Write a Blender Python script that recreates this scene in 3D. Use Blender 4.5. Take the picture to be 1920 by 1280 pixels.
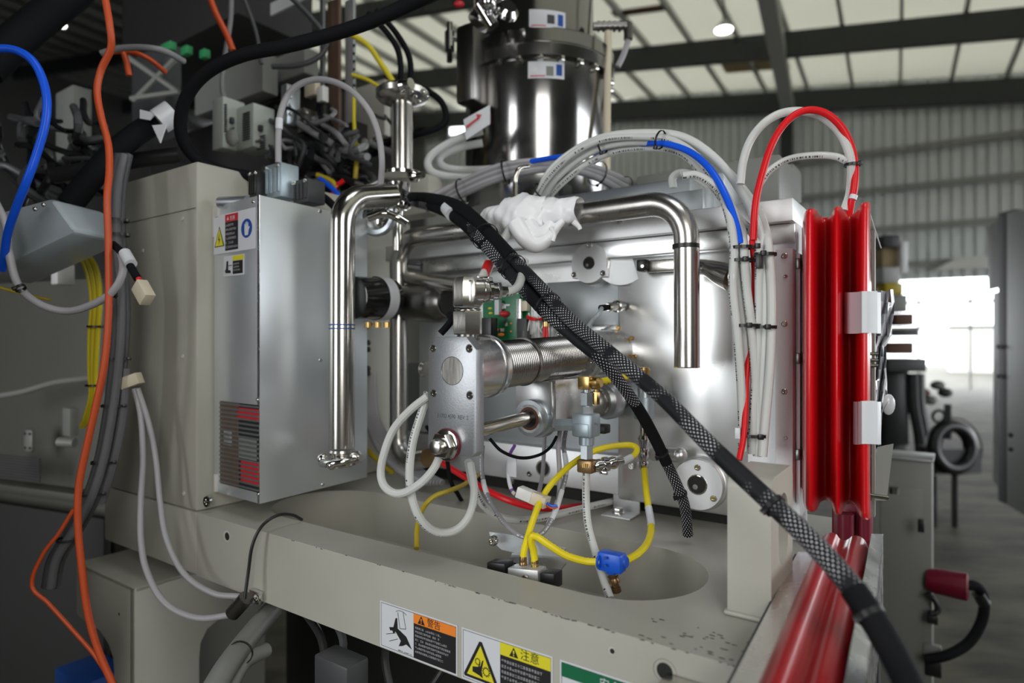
import bpy, bmesh, math, random
from mathutils import Vector, Matrix
random.seed(7)
for o in list(bpy.data.objects): bpy.data.objects.remove(o)
scene = bpy.context.scene
COL = scene.collection
F = 1200.0; H = 1.3
# ---------------------------------------------------------------- camera
cd = bpy.data.cameras.new('camera'); cam = bpy.data.objects.new('camera', cd); COL.objects.link(cam)
cam.location = (0, 0, H); cam.rotation_euler = (math.pi/2, 0, 0)
cd.sensor_width = 36; cd.lens = 36*F/1920; cd.clip_start = .02; cd.clip_end = 300
cd.dof.use_dof = True; cd.dof.focus_distance = .92; cd.dof.aperture_fstop = 2.8
scene.camera = cam
# ---------------------------------------------------------------- world, light, exposure
w = bpy.data.worlds.new('sky'); scene.world = w; w.use_nodes = True
bg = w.node_tree.nodes['Background']; bg.inputs[0].default_value = (.93, .97, 1, 1); bg.inputs[1].default_value = 4.2
scene.view_settings.view_transform = 'Standard'; scene.view_settings.look = 'None'
scene.view_settings.exposure = 0.4; scene.view_settings.gamma = 1; scene.view_settings.use_curve_mapping = False
scene.cycles.max_bounces = 8; scene.cycles.diffuse_bounces = 3; scene.cycles.glossy_bounces = 5
scene.cycles.transmission_bounces = 6; scene.cycles.transparent_max_bounces = 8
scene.cycles.sample_clamp_indirect = 4
def area(name, loc, target, sx, sy, power, col=(1, 1, 1)):
    l = bpy.data.lights.new(name, 'AREA'); l.shape = 'RECTANGLE'; l.size = sx; l.size_y = sy; l.energy = power; l.color = col
    o = bpy.data.objects.new(name, l); COL.objects.link(o); o.location = loc
    o.rotation_euler = (Vector(target)-Vector(loc)).to_track_quat('-Z', 'Y').to_euler(); return o
area('open_bay_daylight', (.42, -1.45, 1.9), (.2, 1, 1.15), 1.0, 1.5, 21, (1, .98, .94))  # added fill light close behind the camera; no open bay stands there
area('side_door_daylight', (-3.4, -1.75, 1.75), (.1, 1.0, 1.25), 2.0, 2.3, 66, (.97, .99, 1))  # added soft area light, placed to reflect in the housing; no door built
area('hall_skylight', (.9, -.6, 6.0), (.4, .9, 1), 2.4, 1.4, 35, (.95, .98, 1))
# ---------------------------------------------------------------- frames and pixel helpers
UH = Vector((.820, -.572, 0)); VH = Vector((.572, .820, 0)); ZH = Vector((0, 0, 1)); D0 = .62
def D(px, py, d): return Vector(((px-960)/F*d, d, H-(py-640)/F*d))
def dV(px, v):
    r = (px-960)/F; return (D0+v)/(.572*r+.820)
def dU(px, u):
    r = (px-960)/F; return u/(.820*r-.572)
def PV(px, py, v): return D(px, py, dV(px, v))
def PU(px, py, u): return D(px, py, dU(px, u))
def PZ(px, py, z): return D(px, py, -z*F/(py-640))
def M(u, v, z): return UH*u+VH*(D0+v)+ZH*(H+z)
def uv_of(p): return p.x*.820-p.y*.572, p.x*.572+p.y*.820-D0, p.z-H
HU = Vector((.857, -.514, 0)); HV = Vector((.514, .857, 0))
def HW(s, t, z): return HU*s+HV*t+ZH*(H+z)
# ---------------------------------------------------------------- materials
MATS = {}
def node_mat(name):
    m = bpy.data.materials.new(name); m.use_nodes = True; nt = m.node_tree
    return m, nt, nt.nodes['Principled BSDF']
def N(nt, t, **k):
    n = nt.nodes.new(t)
    for a, b in k.items():
        if a.startswith('i_'): n.inputs[int(a[2:]) if a[2:].isdigit() else a[2:]].default_value = b
        else: setattr(n, a, b)
    return n
def mat(name, col, rough=.5, metal=0., coat=0., noise=.0, nscale=30, bump=0., bscale=80, stretch=(1, 1, 1), rvar=0., trans=0., spec=.5, sheen=0):
    m, nt, b = node_mat(name); L = nt.links.new
    c = (*col, 1)
    b.inputs['Base Color'].default_value = c; b.inputs['Roughness'].default_value = rough; b.inputs['Metallic'].default_value = metal
    b.inputs['Coat Weight'].default_value = coat; b.inputs['Coat Roughness'].default_value = .08
    b.inputs['Transmission Weight'].default_value = trans; b.inputs['Specular IOR Level'].default_value = spec
    if noise or bump or rvar:
        tc = N(nt, 'ShaderNodeTexCoord'); mp = N(nt, 'ShaderNodeMapping'); mp.inputs['Scale'].default_value = stretch
        L(tc.outputs['Object'], mp.inputs[0])
        nz = N(nt, 'ShaderNodeTexNoise'); nz.inputs['Scale'].default_value = nscale; nz.inputs['Detail'].default_value = 4; L(mp.outputs[0], nz.inputs[0])
        if noise:
            mx = N(nt, 'ShaderNodeMix', data_type='RGBA')
            mx.inputs[6].default_value = tuple(x*(1-noise) for x in col)+(1,); mx.inputs[7].default_value = tuple(min(1, x*(1+noise)) for x in col)+(1,)
            L(nz.outputs[0], mx.inputs[0]); L(mx.outputs[2], b.inputs['Base Color'])
        if rvar:
            mr = N(nt, 'ShaderNodeMapRange'); mr.inputs[1].default_value = .3; mr.inputs[2].default_value = .7
            mr.inputs[3].default_value = max(.02, rough-rvar); mr.inputs[4].default_value = rough+rvar
            L(nz.outputs[0], mr.inputs[0]); L(mr.outputs[0], b.inputs['Roughness'])
        if bump:
            n2 = N(nt, 'ShaderNodeTexNoise'); n2.inputs['Scale'].default_value = bscale; L(mp.outputs[0], n2.inputs[0])
            bp = N(nt, 'ShaderNodeBump'); bp.inputs['Strength'].default_value = bump; bp.inputs['Distance'].default_value = .002
            L(n2.outputs[0], bp.inputs['Height']); L(bp.outputs[0], b.inputs['Normal'])
    MATS[name] = m; return m
def M_(n): return MATS[n]
mat('cream', (.44, .43, .375), .42, noise=.06, nscale=9, bump=.05, bscale=300, rvar=.08)
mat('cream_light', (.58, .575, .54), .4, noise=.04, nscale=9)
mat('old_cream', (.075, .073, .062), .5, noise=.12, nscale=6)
mat('satin_steel', (.62, .60, .57), .25, 1, noise=.05, nscale=14, bump=.03, bscale=60, stretch=(1, 1, .12), rvar=.05)
mat('stainless', (.60, .58, .54), .19, 1, noise=.05, nscale=14, bump=.03, bscale=60, stretch=(1, 1, .12), rvar=.04)
mat('brushed_steel', (.56, .54, .50), .26, 1, noise=.08, nscale=30, bump=.06, bscale=220, stretch=(1, 1, .15), rvar=.05)
mat('polished', (.66, .65, .62), .10, 1)
mat('dark_steel', (.20, .195, .185), .3, 1)
mat('alu_sheet', (.78, .83, .87), .38, .8, noise=.05, nscale=5, rvar=.07, stretch=(1, 1, .5))
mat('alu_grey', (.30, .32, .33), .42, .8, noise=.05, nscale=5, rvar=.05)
mat('alu_cast', (.78, .79, .79), .32, 1, noise=.06, nscale=7, rvar=.08)
mat('bellows_steel', (.42, .41, .40), .27, 1)
mat('alu_bead', (.72, .73, .74), .5, .85, noise=.05, nscale=400)
mat('alu_white', (.84, .85, .87), .5, .1, noise=.04, nscale=300)
mat('alu_block', (.36, .375, .395), .42, .85, noise=.10, nscale=420, bump=.08, bscale=500)
mat('alu_mill', (.80, .80, .80), .26, 1, noise=.04, nscale=40, rvar=.05)
mat('zinc', (.55, .60, .64), .34, .9, noise=.08, nscale=120)
mat('zinc_blue', (.42, .50, .55), .4, .7, noise=.06, nscale=60)
mat('brass', (.66, .45, .17), .28, 1, noise=.1, nscale=90)
mat('brass_dark', (.30, .19, .09), .35, .9)
mat('chrome', (.72, .71, .72), .08, 1)
mat('black', (.012, .012, .013), .38)
mat('black_gloss', (.010, .010, .011), .15, coat=.3)
mat('black_rubber', (.007, .0075, .009), .75, spec=.12)
mat('red_matte', (.36, .004, .010), .36, coat=.2, noise=.06, nscale=20)
mat('vessel_steel', (.36, .355, .35), .15, 1, rvar=.03, noise=.05, nscale=10)
mat('dark_grey', (.045, .047, .05), .5)
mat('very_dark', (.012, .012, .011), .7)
mat('steel_beam', (.04, .045, .046), .6)
mat('purlin_grey', (.30, .31, .30), .6)
mat('red', (.66, .007, .012), .28, coat=.45, noise=.04, nscale=20)
mat('red_dark', (.16, .004, .02), .4)
mat('red_plastic', (.62, .02, .02), .35)
mat('orange', (.55, .075, .015), .45)
mat('orange_label', (.85, .24, .02), .5)
mat('yellow', (.75, .62, .02), .35)
mat('yellow_dark', (.50, .38, .02), .4)
mat('yellow_label', (.72, .65, .02), .45)
mat('green_label', (.0, .13, .05), .45)
mat('green_board', (.01, .16, .06), .35, noise=.5, nscale=120)
mat('green_plastic', (.03, .28, .10), .4)
mat('blue', (.01, .07, .62), .3)
mat('blue_plastic', (.01, .10, .62), .35)
mat('blue_label', (.01, .07, .32), .45)
mat('purple', (.20, .08, .35), .4)
mat('white_plastic', (.72, .72, .70), .4)
mat('ivory', (.62, .55, .42), .4)
mat('label_white', (.66, .68, .72), .35)
mat('label_black', (.014, .014, .016), .4)
mat('label_text', (.45, .45, .47), .5)
mat('label_red', (.55, .02, .03), .4)
mat('grey_cable', (.22, .22, .23), .42)
mat('grey_mid_cable', (.13, .13, .14), .4)
mat('grey_light_cable', (.36, .35, .37), .4)
mat('grey_dark_cable', (.075, .077, .083), .45)
mat('box_grey', (.42, .48, .52), .3, coat=.2)
mat('cabinet', (.20, .205, .19), .45)
mat('cabinet_light', (.45, .46, .46), .45)
mat('module', (.44, .48, .44), .5)
mat('copper_strip', (.16, .10, .07), .4, .3)
mat('wrap', (.90, .91, .93), .35, bump=.15, bscale=40, sheen=.1)
mat('tape', (.66, .68, .72), .45)
mat('film', (.66, .68, .72), .15, bump=.4, bscale=90, trans=.1)
mat('opaque_roof', (.16, .165, .16), .6)
mat('wood', (.35, .27, .14), .6)
mat('rust', (.12, .05, .03), .7)
mat('ground_out', (.8, .79, .74), .8)
def tubemat(name, col, rough, trans, mark=None, mscale=420):
    """plastic tube with a line of print along one side (UV.x round, UV.y along, metres)"""
    m, nt, b = node_mat(name); L = nt.links.new
    b.inputs['Roughness'].default_value = rough; b.inputs['Transmission Weight'].default_value = trans; b.inputs['IOR'].default_value = 1.3
    b.inputs['Base Color'].default_value = (*col, 1)
    if mark:
        uv = N(nt, 'ShaderNodeUVMap'); sp = N(nt, 'ShaderNodeSeparateXYZ'); L(uv.outputs[0], sp.inputs[0])
        a = N(nt, 'ShaderNodeMath', operation='SUBTRACT'); a.inputs[1].default_value = .62; L(sp.outputs[0], a.inputs[0])
        ab = N(nt, 'ShaderNodeMath', operation='ABSOLUTE'); L(a.outputs[0], ab.inputs[0])
        lt = N(nt, 'ShaderNodeMath', operation='LESS_THAN'); lt.inputs[1].default_value = .045; L(ab.outputs[0], lt.inputs[0])
        nz = N(nt, 'ShaderNodeTexNoise', noise_dimensions='1D'); nz.inputs['Scale'].default_value = mscale; L(sp.outputs[1], nz.inputs['W'])
        gt = N(nt, 'ShaderNodeMath', operation='GREATER_THAN'); gt.inputs[1].default_value = .5; L(nz.outputs[0], gt.inputs[0])
        n3 = N(nt, 'ShaderNodeTexNoise', noise_dimensions='1D'); n3.inputs['Scale'].default_value = 22; L(sp.outputs[1], n3.inputs['W'])
        g3 = N(nt, 'ShaderNodeMath', operation='GREATER_THAN'); g3.inputs[1].default_value = .46; L(n3.outputs[0], g3.inputs[0])
        mu = N(nt, 'ShaderNodeMath', operation='MULTIPLY'); L(lt.outputs[0], mu.inputs[0]); L(gt.outputs[0], mu.inputs[1])
        m2 = N(nt, 'ShaderNodeMath', operation='MULTIPLY'); L(mu.outputs[0], m2.inputs[0]); L(g3.outputs[0], m2.inputs[1])
        mx = N(nt, 'ShaderNodeMix', data_type='RGBA'); mx.inputs[6].default_value = (*col, 1); mx.inputs[7].default_value = (*mark, 1)
        L(m2.outputs[0], mx.inputs[0]); L(mx.outputs[2], b.inputs['Base Color'])
    MATS[name] = m
tubemat('clear_tube', (.72, .74, .72), .28, .25, (.05, .05, .06))
tubemat('clear_plain', (.74, .76, .74), .28, .25)
tubemat('yellow_tube', (.78, .64, .02), .3, 0, (.06, .05, .02), 300)
tubemat('grey_print', (.25, .25, .27), .4, 0, (.65, .65, .68), 300)
tubemat('blue_tube', (.01, .10, .75), .28, 0)
tubemat('red_tube', (.68, .015, .02), .3, 0)
def braid():
    m, nt, b = node_mat('braid'); L = nt.links.new
    uv = N(nt, 'ShaderNodeUVMap'); sp = N(nt, 'ShaderNodeSeparateXYZ'); L(uv.outputs[0], sp.inputs[0])
    # 20 cells round, 3.4 mm cells along, every second row shifted
    y = N(nt, 'ShaderNodeMath', operation='MULTIPLY'); y.inputs[1].default_value = 300; L(sp.outputs[1], y.inputs[0])
    fy = N(nt, 'ShaderNodeMath', operation='FRACT'); L(y.outputs[0], fy.inputs[0])
    fl = N(nt, 'ShaderNodeMath', operation='FLOOR'); L(y.outputs[0], fl.inputs[0])
    hf = N(nt, 'ShaderNodeMath', operation='MULTIPLY'); hf.inputs[1].default_value = .5; L(fl.outputs[0], hf.inputs[0])
    x = N(nt, 'ShaderNodeMath', operation='MULTIPLY_ADD'); x.inputs[1].default_value = 12; L(sp.outputs[0], x.inputs[0]); L(hf.outputs[0], x.inputs[2])
    fx = N(nt, 'ShaderNodeMath', operation='FRACT'); L(x.outputs[0], fx.inputs[0])
    def near(n, c, wd):
        s = N(nt, 'ShaderNodeMath', operation='COMPARE'); s.inputs[1].default_value = c; s.inputs[2].default_value = wd; L(n.outputs[0], s.inputs[0]); return s
    a = near(fx, .5, .12); c = near(fy, .5, .27)
    mu = N(nt, 'ShaderNodeMath', operation='MULTIPLY'); L(a.outputs[0], mu.inputs[0]); L(c.outputs[0], mu.inputs[1])
    tc = N(nt, 'ShaderNodeTexCoord'); nz = N(nt, 'ShaderNodeTexNoise'); nz.inputs['Scale'].default_value = 18; L(tc.outputs['Object'], nz.inputs[0])
    mr = N(nt, 'ShaderNodeMapRange'); mr.inputs[1].default_value = .42; mr.inputs[2].default_value = .50; L(nz.outputs[0], mr.inputs[0])
    m3 = N(nt, 'ShaderNodeMath', operation='MULTIPLY'); L(mu.outputs[0], m3.inputs[0]); L(mr.outputs[0], m3.inputs[1])
    mx = N(nt, 'ShaderNodeMix', data_type='RGBA'); mx.inputs[6].default_value = (.012, .013, .016, 1); mx.inputs[7].default_value = (.80, .80, .84, 1)
    L(m3.outputs[0], mx.inputs[0]); L(mx.outputs[2], b.inputs['Base Color']); b.inputs['Roughness'].default_value = .6; b.inputs['Specular IOR Level'].default_value = .2
    bp = N(nt, 'ShaderNodeBump'); bp.inputs['Strength'].default_value = .5; bp.inputs['Distance'].default_value = .0006; L(mu.outputs[0], bp.inputs['Height']); L(bp.outputs[0], b.inputs['Normal'])
    MATS['braid'] = m
braid()
def special_mats():
    m, nt, b = node_mat('roof_sheet'); L = nt.links.new       # translucent roof sheeting lit by the sky above it
    out = nt.nodes['Material Output']; tr = N(nt, 'ShaderNodeBsdfTranslucent'); tr.inputs[0].default_value = (.285, .28, .25, 1)
    df = N(nt, 'ShaderNodeBsdfDiffuse'); df.inputs[0].default_value = (.3, .3, .28, 1); ad = N(nt, 'ShaderNodeAddShader')
    L(tr.outputs[0], ad.inputs[0]); L(df.outputs[0], ad.inputs[1]); L(ad.outputs[0], out.inputs[0]); MATS['roof_sheet'] = m
    m, nt, b = node_mat('lamp_glow'); b.inputs['Emission Color'].default_value = (1, .98, .94, 1); b.inputs['Emission Strength'].default_value = 6; MATS['lamp_glow'] = m
    m, nt, b = node_mat('wall_sheet'); L = nt.links.new
    tc = N(nt, 'ShaderNodeTexCoord'); nz = N(nt, 'ShaderNodeTexNoise'); nz.inputs['Scale'].default_value = .6; L(tc.outputs['Object'], nz.inputs[0])
    mx = N(nt, 'ShaderNodeMix', data_type='RGBA'); mx.inputs[6].default_value = (.74, .77, .77, 1); mx.inputs[7].default_value = (.82, .86, .87, 1)
    L(nz.outputs[0], mx.inputs[0]); L(mx.outputs[2], b.inputs['Base Color']); b.inputs['Roughness'].default_value = .5; MATS['wall_sheet'] = m
    m, nt, b = node_mat('concrete'); L = nt.links.new
    tc = N(nt, 'ShaderNodeTexCoord'); mp = N(nt, 'ShaderNodeMapping'); mp.inputs['Scale'].default_value = (1, 2.2, 1); L(tc.outputs['Object'], mp.inputs[0])
    nz = N(nt, 'ShaderNodeTexNoise'); nz.inputs['Scale'].default_value = 2.2; nz.inputs['Detail'].default_value = 8; L(mp.outputs[0], nz.inputs[0])
    cr = N(nt, 'ShaderNodeValToRGB'); cr.color_ramp.elements[0].position = .38; cr.color_ramp.elements[0].color = (.028, .025, .017, 1)
    cr.color_ramp.elements[1].position = .62; cr.color_ramp.elements[1].color = (.11, .10, .07, 1); L(nz.outputs[0], cr.inputs[0]); L(cr.outputs[0], b.inputs['Base Color'])
    b.inputs['Roughness'].default_value = .65; MATS['concrete'] = m
    # bellows: fine rings come from geometry; slight noise
    m, nt, b = node_mat('perforated'); b.inputs['Base Color'].default_value = (.06, .06, .06, 1); MATS['perforated'] = m
special_mats()
# ---------------------------------------------------------------- mesh builder
def frame_of(axis, up=None):
    a = axis.normalized(); up = up or (ZH if abs(a.z) < .95 else Vector((1, 0, 0)))
    x = up.cross(a)
    if x.length < 1e-6: x = Vector((1, 0, 0))
    x.normalize(); y = a.cross(x); return x, y, a
def catmull(P, n):
    out = []; m = len(P)
    for i in range(m-1):
        p0 = P[max(i-1, 0)]; p1 = P[i]; p2 = P[i+1]; p3 = P[min(i+2, m-1)]
        # centripetal-ish: limit tangents by segment length
        L = (p2-p1).length
        t1 = (p2-p0); t2 = (p3-p1)
        t1 = t1.normalized()*L if t1.length > 0 else t1
        t2 = t2.normalized()*L if t2.length > 0 else t2
        for k in range(n):
            t = k/n; h00 = 2*t**3-3*t*t+1; h10 = t**3-2*t*t+t; h01 = -2*t**3+3*t*t; h11 = t**3-t*t
            out.append(p1*h00+t1*h10+p2*h01+t2*h11)
    out.append(P[-1]); return out
class MB:
    def __init__(s): s.bm = bmesh.new(); s.uv = s.bm.loops.layers.uv.new('UVMap')
    def box(s, c, hx, hy, hz, ax=None, bevel=0., seg=2):
        X, Y, Z = ax or (UH, VH, ZH)
        mtx = Matrix(((X.x*hx*2, Y.x*hy*2, Z.x*hz*2, c.x), (X.y*hx*2, Y.y*hy*2, Z.y*hz*2, c.y), (X.z*hx*2, Y.z*hy*2, Z.z*hz*2, c.z), (0, 0, 0, 1)))
        r = bmesh.ops.create_cube(s.bm, size=1, matrix=mtx)
        if bevel:
            es = list({e for v in r['verts'] for e in v.link_edges})
            bmesh.ops.bevel(s.bm, geom=es, offset=bevel, segments=seg, affect='EDGES', profile=.5)
        return s
    def bx(s, u0, u1, v0, v1, z0, z1, bevel=0.):        # box in machine coordinates
        return s.box(M((u0+u1)/2, (v0+v1)/2, (z0+z1)/2), abs(u1-u0)/2, abs(v1-v0)/2, abs(z1-z0)/2, bevel=bevel)
    def prism(s, pts, ext, bevel=0.):
        a = [s.bm.verts.new(p) for p in pts]; b = [s.bm.verts.new(p+ext) for p in pts]; n = len(a)
        fs = [s.bm.faces.new(a), s.bm.faces.new(b[::-1])]
        for i in range(n): fs.append(s.bm.faces.new((a[i], b[i], b[(i+1) % n], a[(i+1) % n])))
        bmesh.ops.recalc_face_normals(s.bm, faces=fs)
        if bevel: bmesh.ops.bevel(s.bm, geom=list({e for f in fs for e in f.edges}), offset=bevel, segments=2, affect='EDGES', profile=.5)
        return s
    def tube(s, P, r, seg=12, sub=6, smooth=True, cap=True, rr=None):
        pts = catmull(P, sub) if smooth and len(P) > 2 else list(P); n = len(pts)
        rad = [r]*n
        if rr:
            for i in range(n):
                t = i/(n-1)*(len(rr)-1); k = min(int(t), len(rr)-2); rad[i] = rr[k]+(rr[k+1]-rr[k])*(t-k)
        T = [(pts[min(i+1, n-1)]-pts[max(i-1, 0)]).normalized() for i in range(n)]
        x, y, _ = frame_of(T[0]); rings = []; dist = [0.]
        for i in range(n):
            if i:
                x = x-T[i]*x.dot(T[i]); x.normalize(); dist.append(dist[-1]+(pts[i]-pts[i-1]).length)
            y = T[i].cross(x)
            rings.append([s.bm.verts.new(pts[i]+(x*math.cos(a)+y*math.sin(a))*rad[i]) for a in (2*math.pi*k/seg for k in range(seg))])
        for i in range(n-1):
            for k in range(seg):
                f = s.bm.faces.new((rings[i][k], rings[i][(k+1) % seg], rings[i+1][(k+1) % seg], rings[i+1][k]))
                for lp, (a, b) in zip(f.loops, ((k, i), (k+1, i), (k+1, i+1), (k, i+1))): lp[s.uv].uv = (a/seg, dist[b])
        if cap: s.bm.faces.new(rings[0][::-1]); s.bm.faces.new(rings[-1])
        return s
    def lathe(s, p, axis, prof, seg=32, up=None, cap=True, rot=0.):
        x, y, a = frame_of(axis, up); rings = []
        for t, r in prof:
            rings.append([s.bm.verts.new(p+a*t+(x*math.cos(q)+y*math.sin(q))*max(r, 1e-5)) for q in (2*math.pi*(k+rot)/seg for k in range(seg))])
        for i in range(len(rings)-1):
            for k in range(seg): s.bm.faces.new((rings[i][k], rings[i][(k+1) % seg], rings[i+1][(k+1) % seg], rings[i+1][k]))
        if cap: s.bm.faces.new(rings[0][::-1]); s.bm.faces.new(rings[-1])
        return s
    def cyl(s, p0, p1, r, seg=24, bev=0.):
        L = (p1-p0).length
        pr = [(0, r), (L, r)] if not bev else [(0, r-bev), (bev, r), (L-bev, r), (L, r-bev)]
        return s.lathe(p0, p1-p0, pr, seg)
    def hexa(s, p0, p1, r): return s.lathe(p0, p1-p0, [(0, r*.94), ((p1-p0).length*.08, r), ((p1-p0).length*.92, r), ((p1-p0).length, r*.94)], 6)
    def ball(s, c, r, sx=1, sy=1, sz=1):
        bmesh.ops.create_uvsphere(s.bm, u_segments=14, v_segments=8, radius=1, matrix=Matrix.Translation(c) @ Matrix.Diagonal((r*sx, r*sy, r*sz, 1))); return s
    def build(s, name, m, parent=None, label=None, loc=None, ang=35):
        me = bpy.data.meshes.new(name)
        if parent is None:
            if loc is None:
                cs = [v.co for v in s.bm.verts]
                loc = Vector(((min(c.x for c in cs)+max(c.x for c in cs))/2, (min(c.y for c in cs)+max(c.y for c in cs))/2, min(c.z for c in cs)))
        else:
            q = parent
            loc = Vector((0, 0, 0))
            while q is not None: loc = loc+Vector(q.location); q = q.parent
        bmesh.ops.translate(s.bm, verts=s.bm.verts, vec=-loc)
        bmesh.ops.recalc_face_normals(s.bm, faces=s.bm.faces)
        s.bm.to_mesh(me); s.bm.free()
        me.materials.append(MATS[m] if isinstance(m, str) else m)
        me.polygons.foreach_set('use_smooth', [True]*len(me.polygons)); me.set_sharp_from_angle(angle=math.radians(ang)); me.update()
        o = bpy.data.objects.new(name, me); COL.objects.link(o)
        if parent is not None: o.parent = parent
        else: o.location = loc
        if label: o['label'] = label
        return o
def tag(o, label, cat, group=None):
    o['label'] = label; o['category'] = cat
    if group: o['group'] = group
    return o
def thing(name, label, cat, loc, group=None):
    o = bpy.data.objects.new(name, None); COL.objects.link(o); o.location = loc; o.empty_display_size = .05
    return tag(o, label, cat, group)
def struct(o): o['kind'] = 'structure'; return o
def px3(L): return [D(*p) for p in L]
# screws: shared mesh with a hex socket
def screw_mesh(r, h, m, key):
    if key in bpy.data.meshes: return bpy.data.meshes[key]
    b = MB(); b.lathe(Vector((0, 0, 0)), ZH, [(0, r), (h*.7, r), (h, r*.85), (h, r*.5), (h*.45, r*.45), (h*.45, .0001)], 14, cap=False)
    o = b.build(key, m, loc=Vector((0, 0, 0))); me = o.data; me.name = key; bpy.data.objects.remove(o); return me
def screw(parent, p, normal, r=.0045, h=.003, m='polished', name='screw'):
    me = screw_mesh(r, h, m, 'screw_%s_%d' % (m, int(r*1e5)))
    o = bpy.data.objects.new(name, me); COL.objects.link(o); o.parent = parent
    q = parent; loc = Vector((0, 0, 0))
    while q is not None: loc = loc+Vector(q.location); q = q.parent
    o.location = p-loc; o.rotation_euler = normal.to_track_quat('Z', 'Y').to_euler(); return o
def cable(name, P, r, m, label, cat='cable', group=None, seg=10, sub=6):
    o = MB().tube(px3(P), r, seg, sub).build(name, m); return tag(o, label, cat, group)
def tie(parent, c, axis, r, wide=.0035, name='cable_tie'):
    a = axis.normalized(); b = MB(); x, y, _ = frame_of(a)
    b.lathe(c-a*wide/2, a, [(0, r), (0, r+.0012), (wide, r+.0012), (wide, r)], 16, cap=False)
    side = (Vector((0, 0, H))-c); side -= a*side.dot(a); side.normalize(); o2 = a.cross(side)
    p = c+(side*.6+o2*.8)*(r+.002); b.box(p, .0022, .003, .0028, (side, o2, a), bevel=.0004)
    return b.build(name, 'black', parent)
def text_mesh(parent, txt, p, X, Y, size, m, name='lettering', depth=.0002, align='LEFT', squash=1.0):
    cu = bpy.data.curves.new('t', 'FONT'); cu.body = txt; cu.size = 1; cu.extrude = 0; cu.align_x = align; cu.resolution_u = 3
    ob = bpy.data.objects.new('t', cu); COL.objects.link(ob); dg = bpy.context.evaluated_depsgraph_get()
    me = bpy.data.meshes.new_from_object(ob.evaluated_get(dg)); bpy.data.objects.remove(ob)
    q = parent; loc = Vector((0, 0, 0))
    while q is not None: loc = loc+Vector(q.location); q = q.parent
    for v in me.vertices: v.co = p-loc+X*(v.co.x*size*squash)+Y*(v.co.y*size)
    me.materials.clear(); me.materials.append(MATS[m]); o = bpy.data.objects.new(name, me); COL.objects.link(o); o.parent = parent; return o
def flat(parent, name, m, pts, o, X, Y, lift, th=.0002):
    """thin printed patch: 2-D pts in metres on the plane o,X,Y; lifted along the outward normal"""
    n = X.cross(Y).normalized(); b = MB()
    b.prism([o+X*a+Y*c+n*lift for a, c in pts], n*th); return b.build(name, m, parent)
def rect(a, b, c, d): return [(a, b), (c, b), (c, d), (a, d)]
# ================================================================ SETTING: the hall
fl = struct(MB().box(HW(2, 12, -H-.05), 34, 30, .05, (HU, HV, ZH)).build('floor', 'concrete'))
def roofz(s): return 7.32-.136*s
ceil = bpy.data.objects.new('ceiling', None); COL.objects.link(ceil); ceil.location = HW(0, 10, 8); struct(ceil)
for k in range(36):                                    # one roof sheet per purlin bay
    s0 = 11-1.21*k; s1 = s0-1.21
    for t0, t1, m in ((-9, 10.5, 'roof_sheet' if s0 > 6 else 'opaque_roof'), (10.5, 22.2, 'roof_sheet' if k < 24 else 'opaque_roof')):
        b = MB(); b.prism([HW(s0, t0, roofz(s0)+.22), HW(s1, t0, roofz(s1)+.22), HW(s1, t1, roofz(s1)+.22), HW(s0, t1, roofz(s0)+.22)], ZH*.012)
        b.build('roof_sheet', m, ceil)
    b = MB(); b.prism([HW(s1-.035, -9, roofz(s1)), HW(s1+.035, -9, roofz(s1)), HW(s1+.035, -9, roofz(s1)+.2), HW(s1-.035, -9, roofz(s1)+.2)], HV*31)
    b.build('purlin', 'purlin_grey', ceil)
for t, dz in ((21.3, .62), (17.0, .62), (12.5, .55), (6.5, .55)):
    b = MB(); b.prism([HW(11, t, roofz(11)-dz), HW(11, t, roofz(11)), HW(-33, t, roofz(-33)), HW(-33, t, roofz(-33)-dz)], HV*.16)
    b.build('rafter', 'steel_beam', ceil)
# timber boards lying on the purlins, brown stains seen through the sheeting
for q, (s0, s1, t0, t1, m) in enumerate(((-.4, 7.5, 18.6, 18.85, 'wood'), (-.6, 7.5, 18.95, 19.15, 'wood'), (-4.4, -2.6, 19.2, 19.9, 'wood'), (-6.2, -4.8, 15.2, 15.5, 'rust'))):
    b = MB(); b.prism([HW(s0, t0, roofz(s0)+.17), HW(s0, t1, roofz(s0)+.17), HW(s1, t1, roofz(s1)+.17), HW(s1, t0, roofz(s1)+.17)], ZH*.03)
    b.build('timber_board', m, ceil)
# sloping brace under the roof and the column it meets
def at_wall(px, py, t):
    r = (px-960)/F; d = t/(.514*r+.857); return D(px, py, d)
p0 = at_wall(1478, 205, 21.0); p1 = HW(-1.55, 5, roofz(-1.55)-.45)
b = MB(); b.box((p0+p1)/2, .17, (p1-p0).length/2, .22, (HU, (p1-p0).normalized(), ZH)); b.build('gutter_beam', 'purlin_grey', ceil)
wb = bpy.data.objects.new('wall_back', None); COL.objects.link(wb); wb.location = HW(0, 21.5, -H); struct(wb)
def corr(name, s0, s1, z0, z1, t, parent, m='wall_sheet'):
    k = 0; s = s0
    while s < s1-.01:                                   # profiled cladding: one sheet of four ribs at a time
        e = min(s+1.08, s1); b = MB(); P = []; x = s
        while x < e-.01:
            P += [(x, 0), (x+.20, 0), (x+.205, .09), (x+.255, .09), (x+.26, 0)]; x += .27
        P.append((min(x, e+.001), 0))
        lo = [b.bm.verts.new(HW(a, t+c, z0)) for a, c in P]; hi = [b.bm.verts.new(HW(a, t+c, z1)) for a, c in P]
        for i in range(len(P)-1): b.bm.faces.new((lo[i], lo[i+1], hi[i+1], hi[i]))
        b.build(name, m, parent, ang=20); s += 1.08
corr('wall_sheet', -17.28, 10.8, 1.75, 8.6, 21.55, wb)
MB().box(HW(-24.9, 21.6, 4.5), 7.7, .05, 6.2, (HU, HV, ZH)).build('wall_panel', 'opaque_roof', wb)
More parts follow.
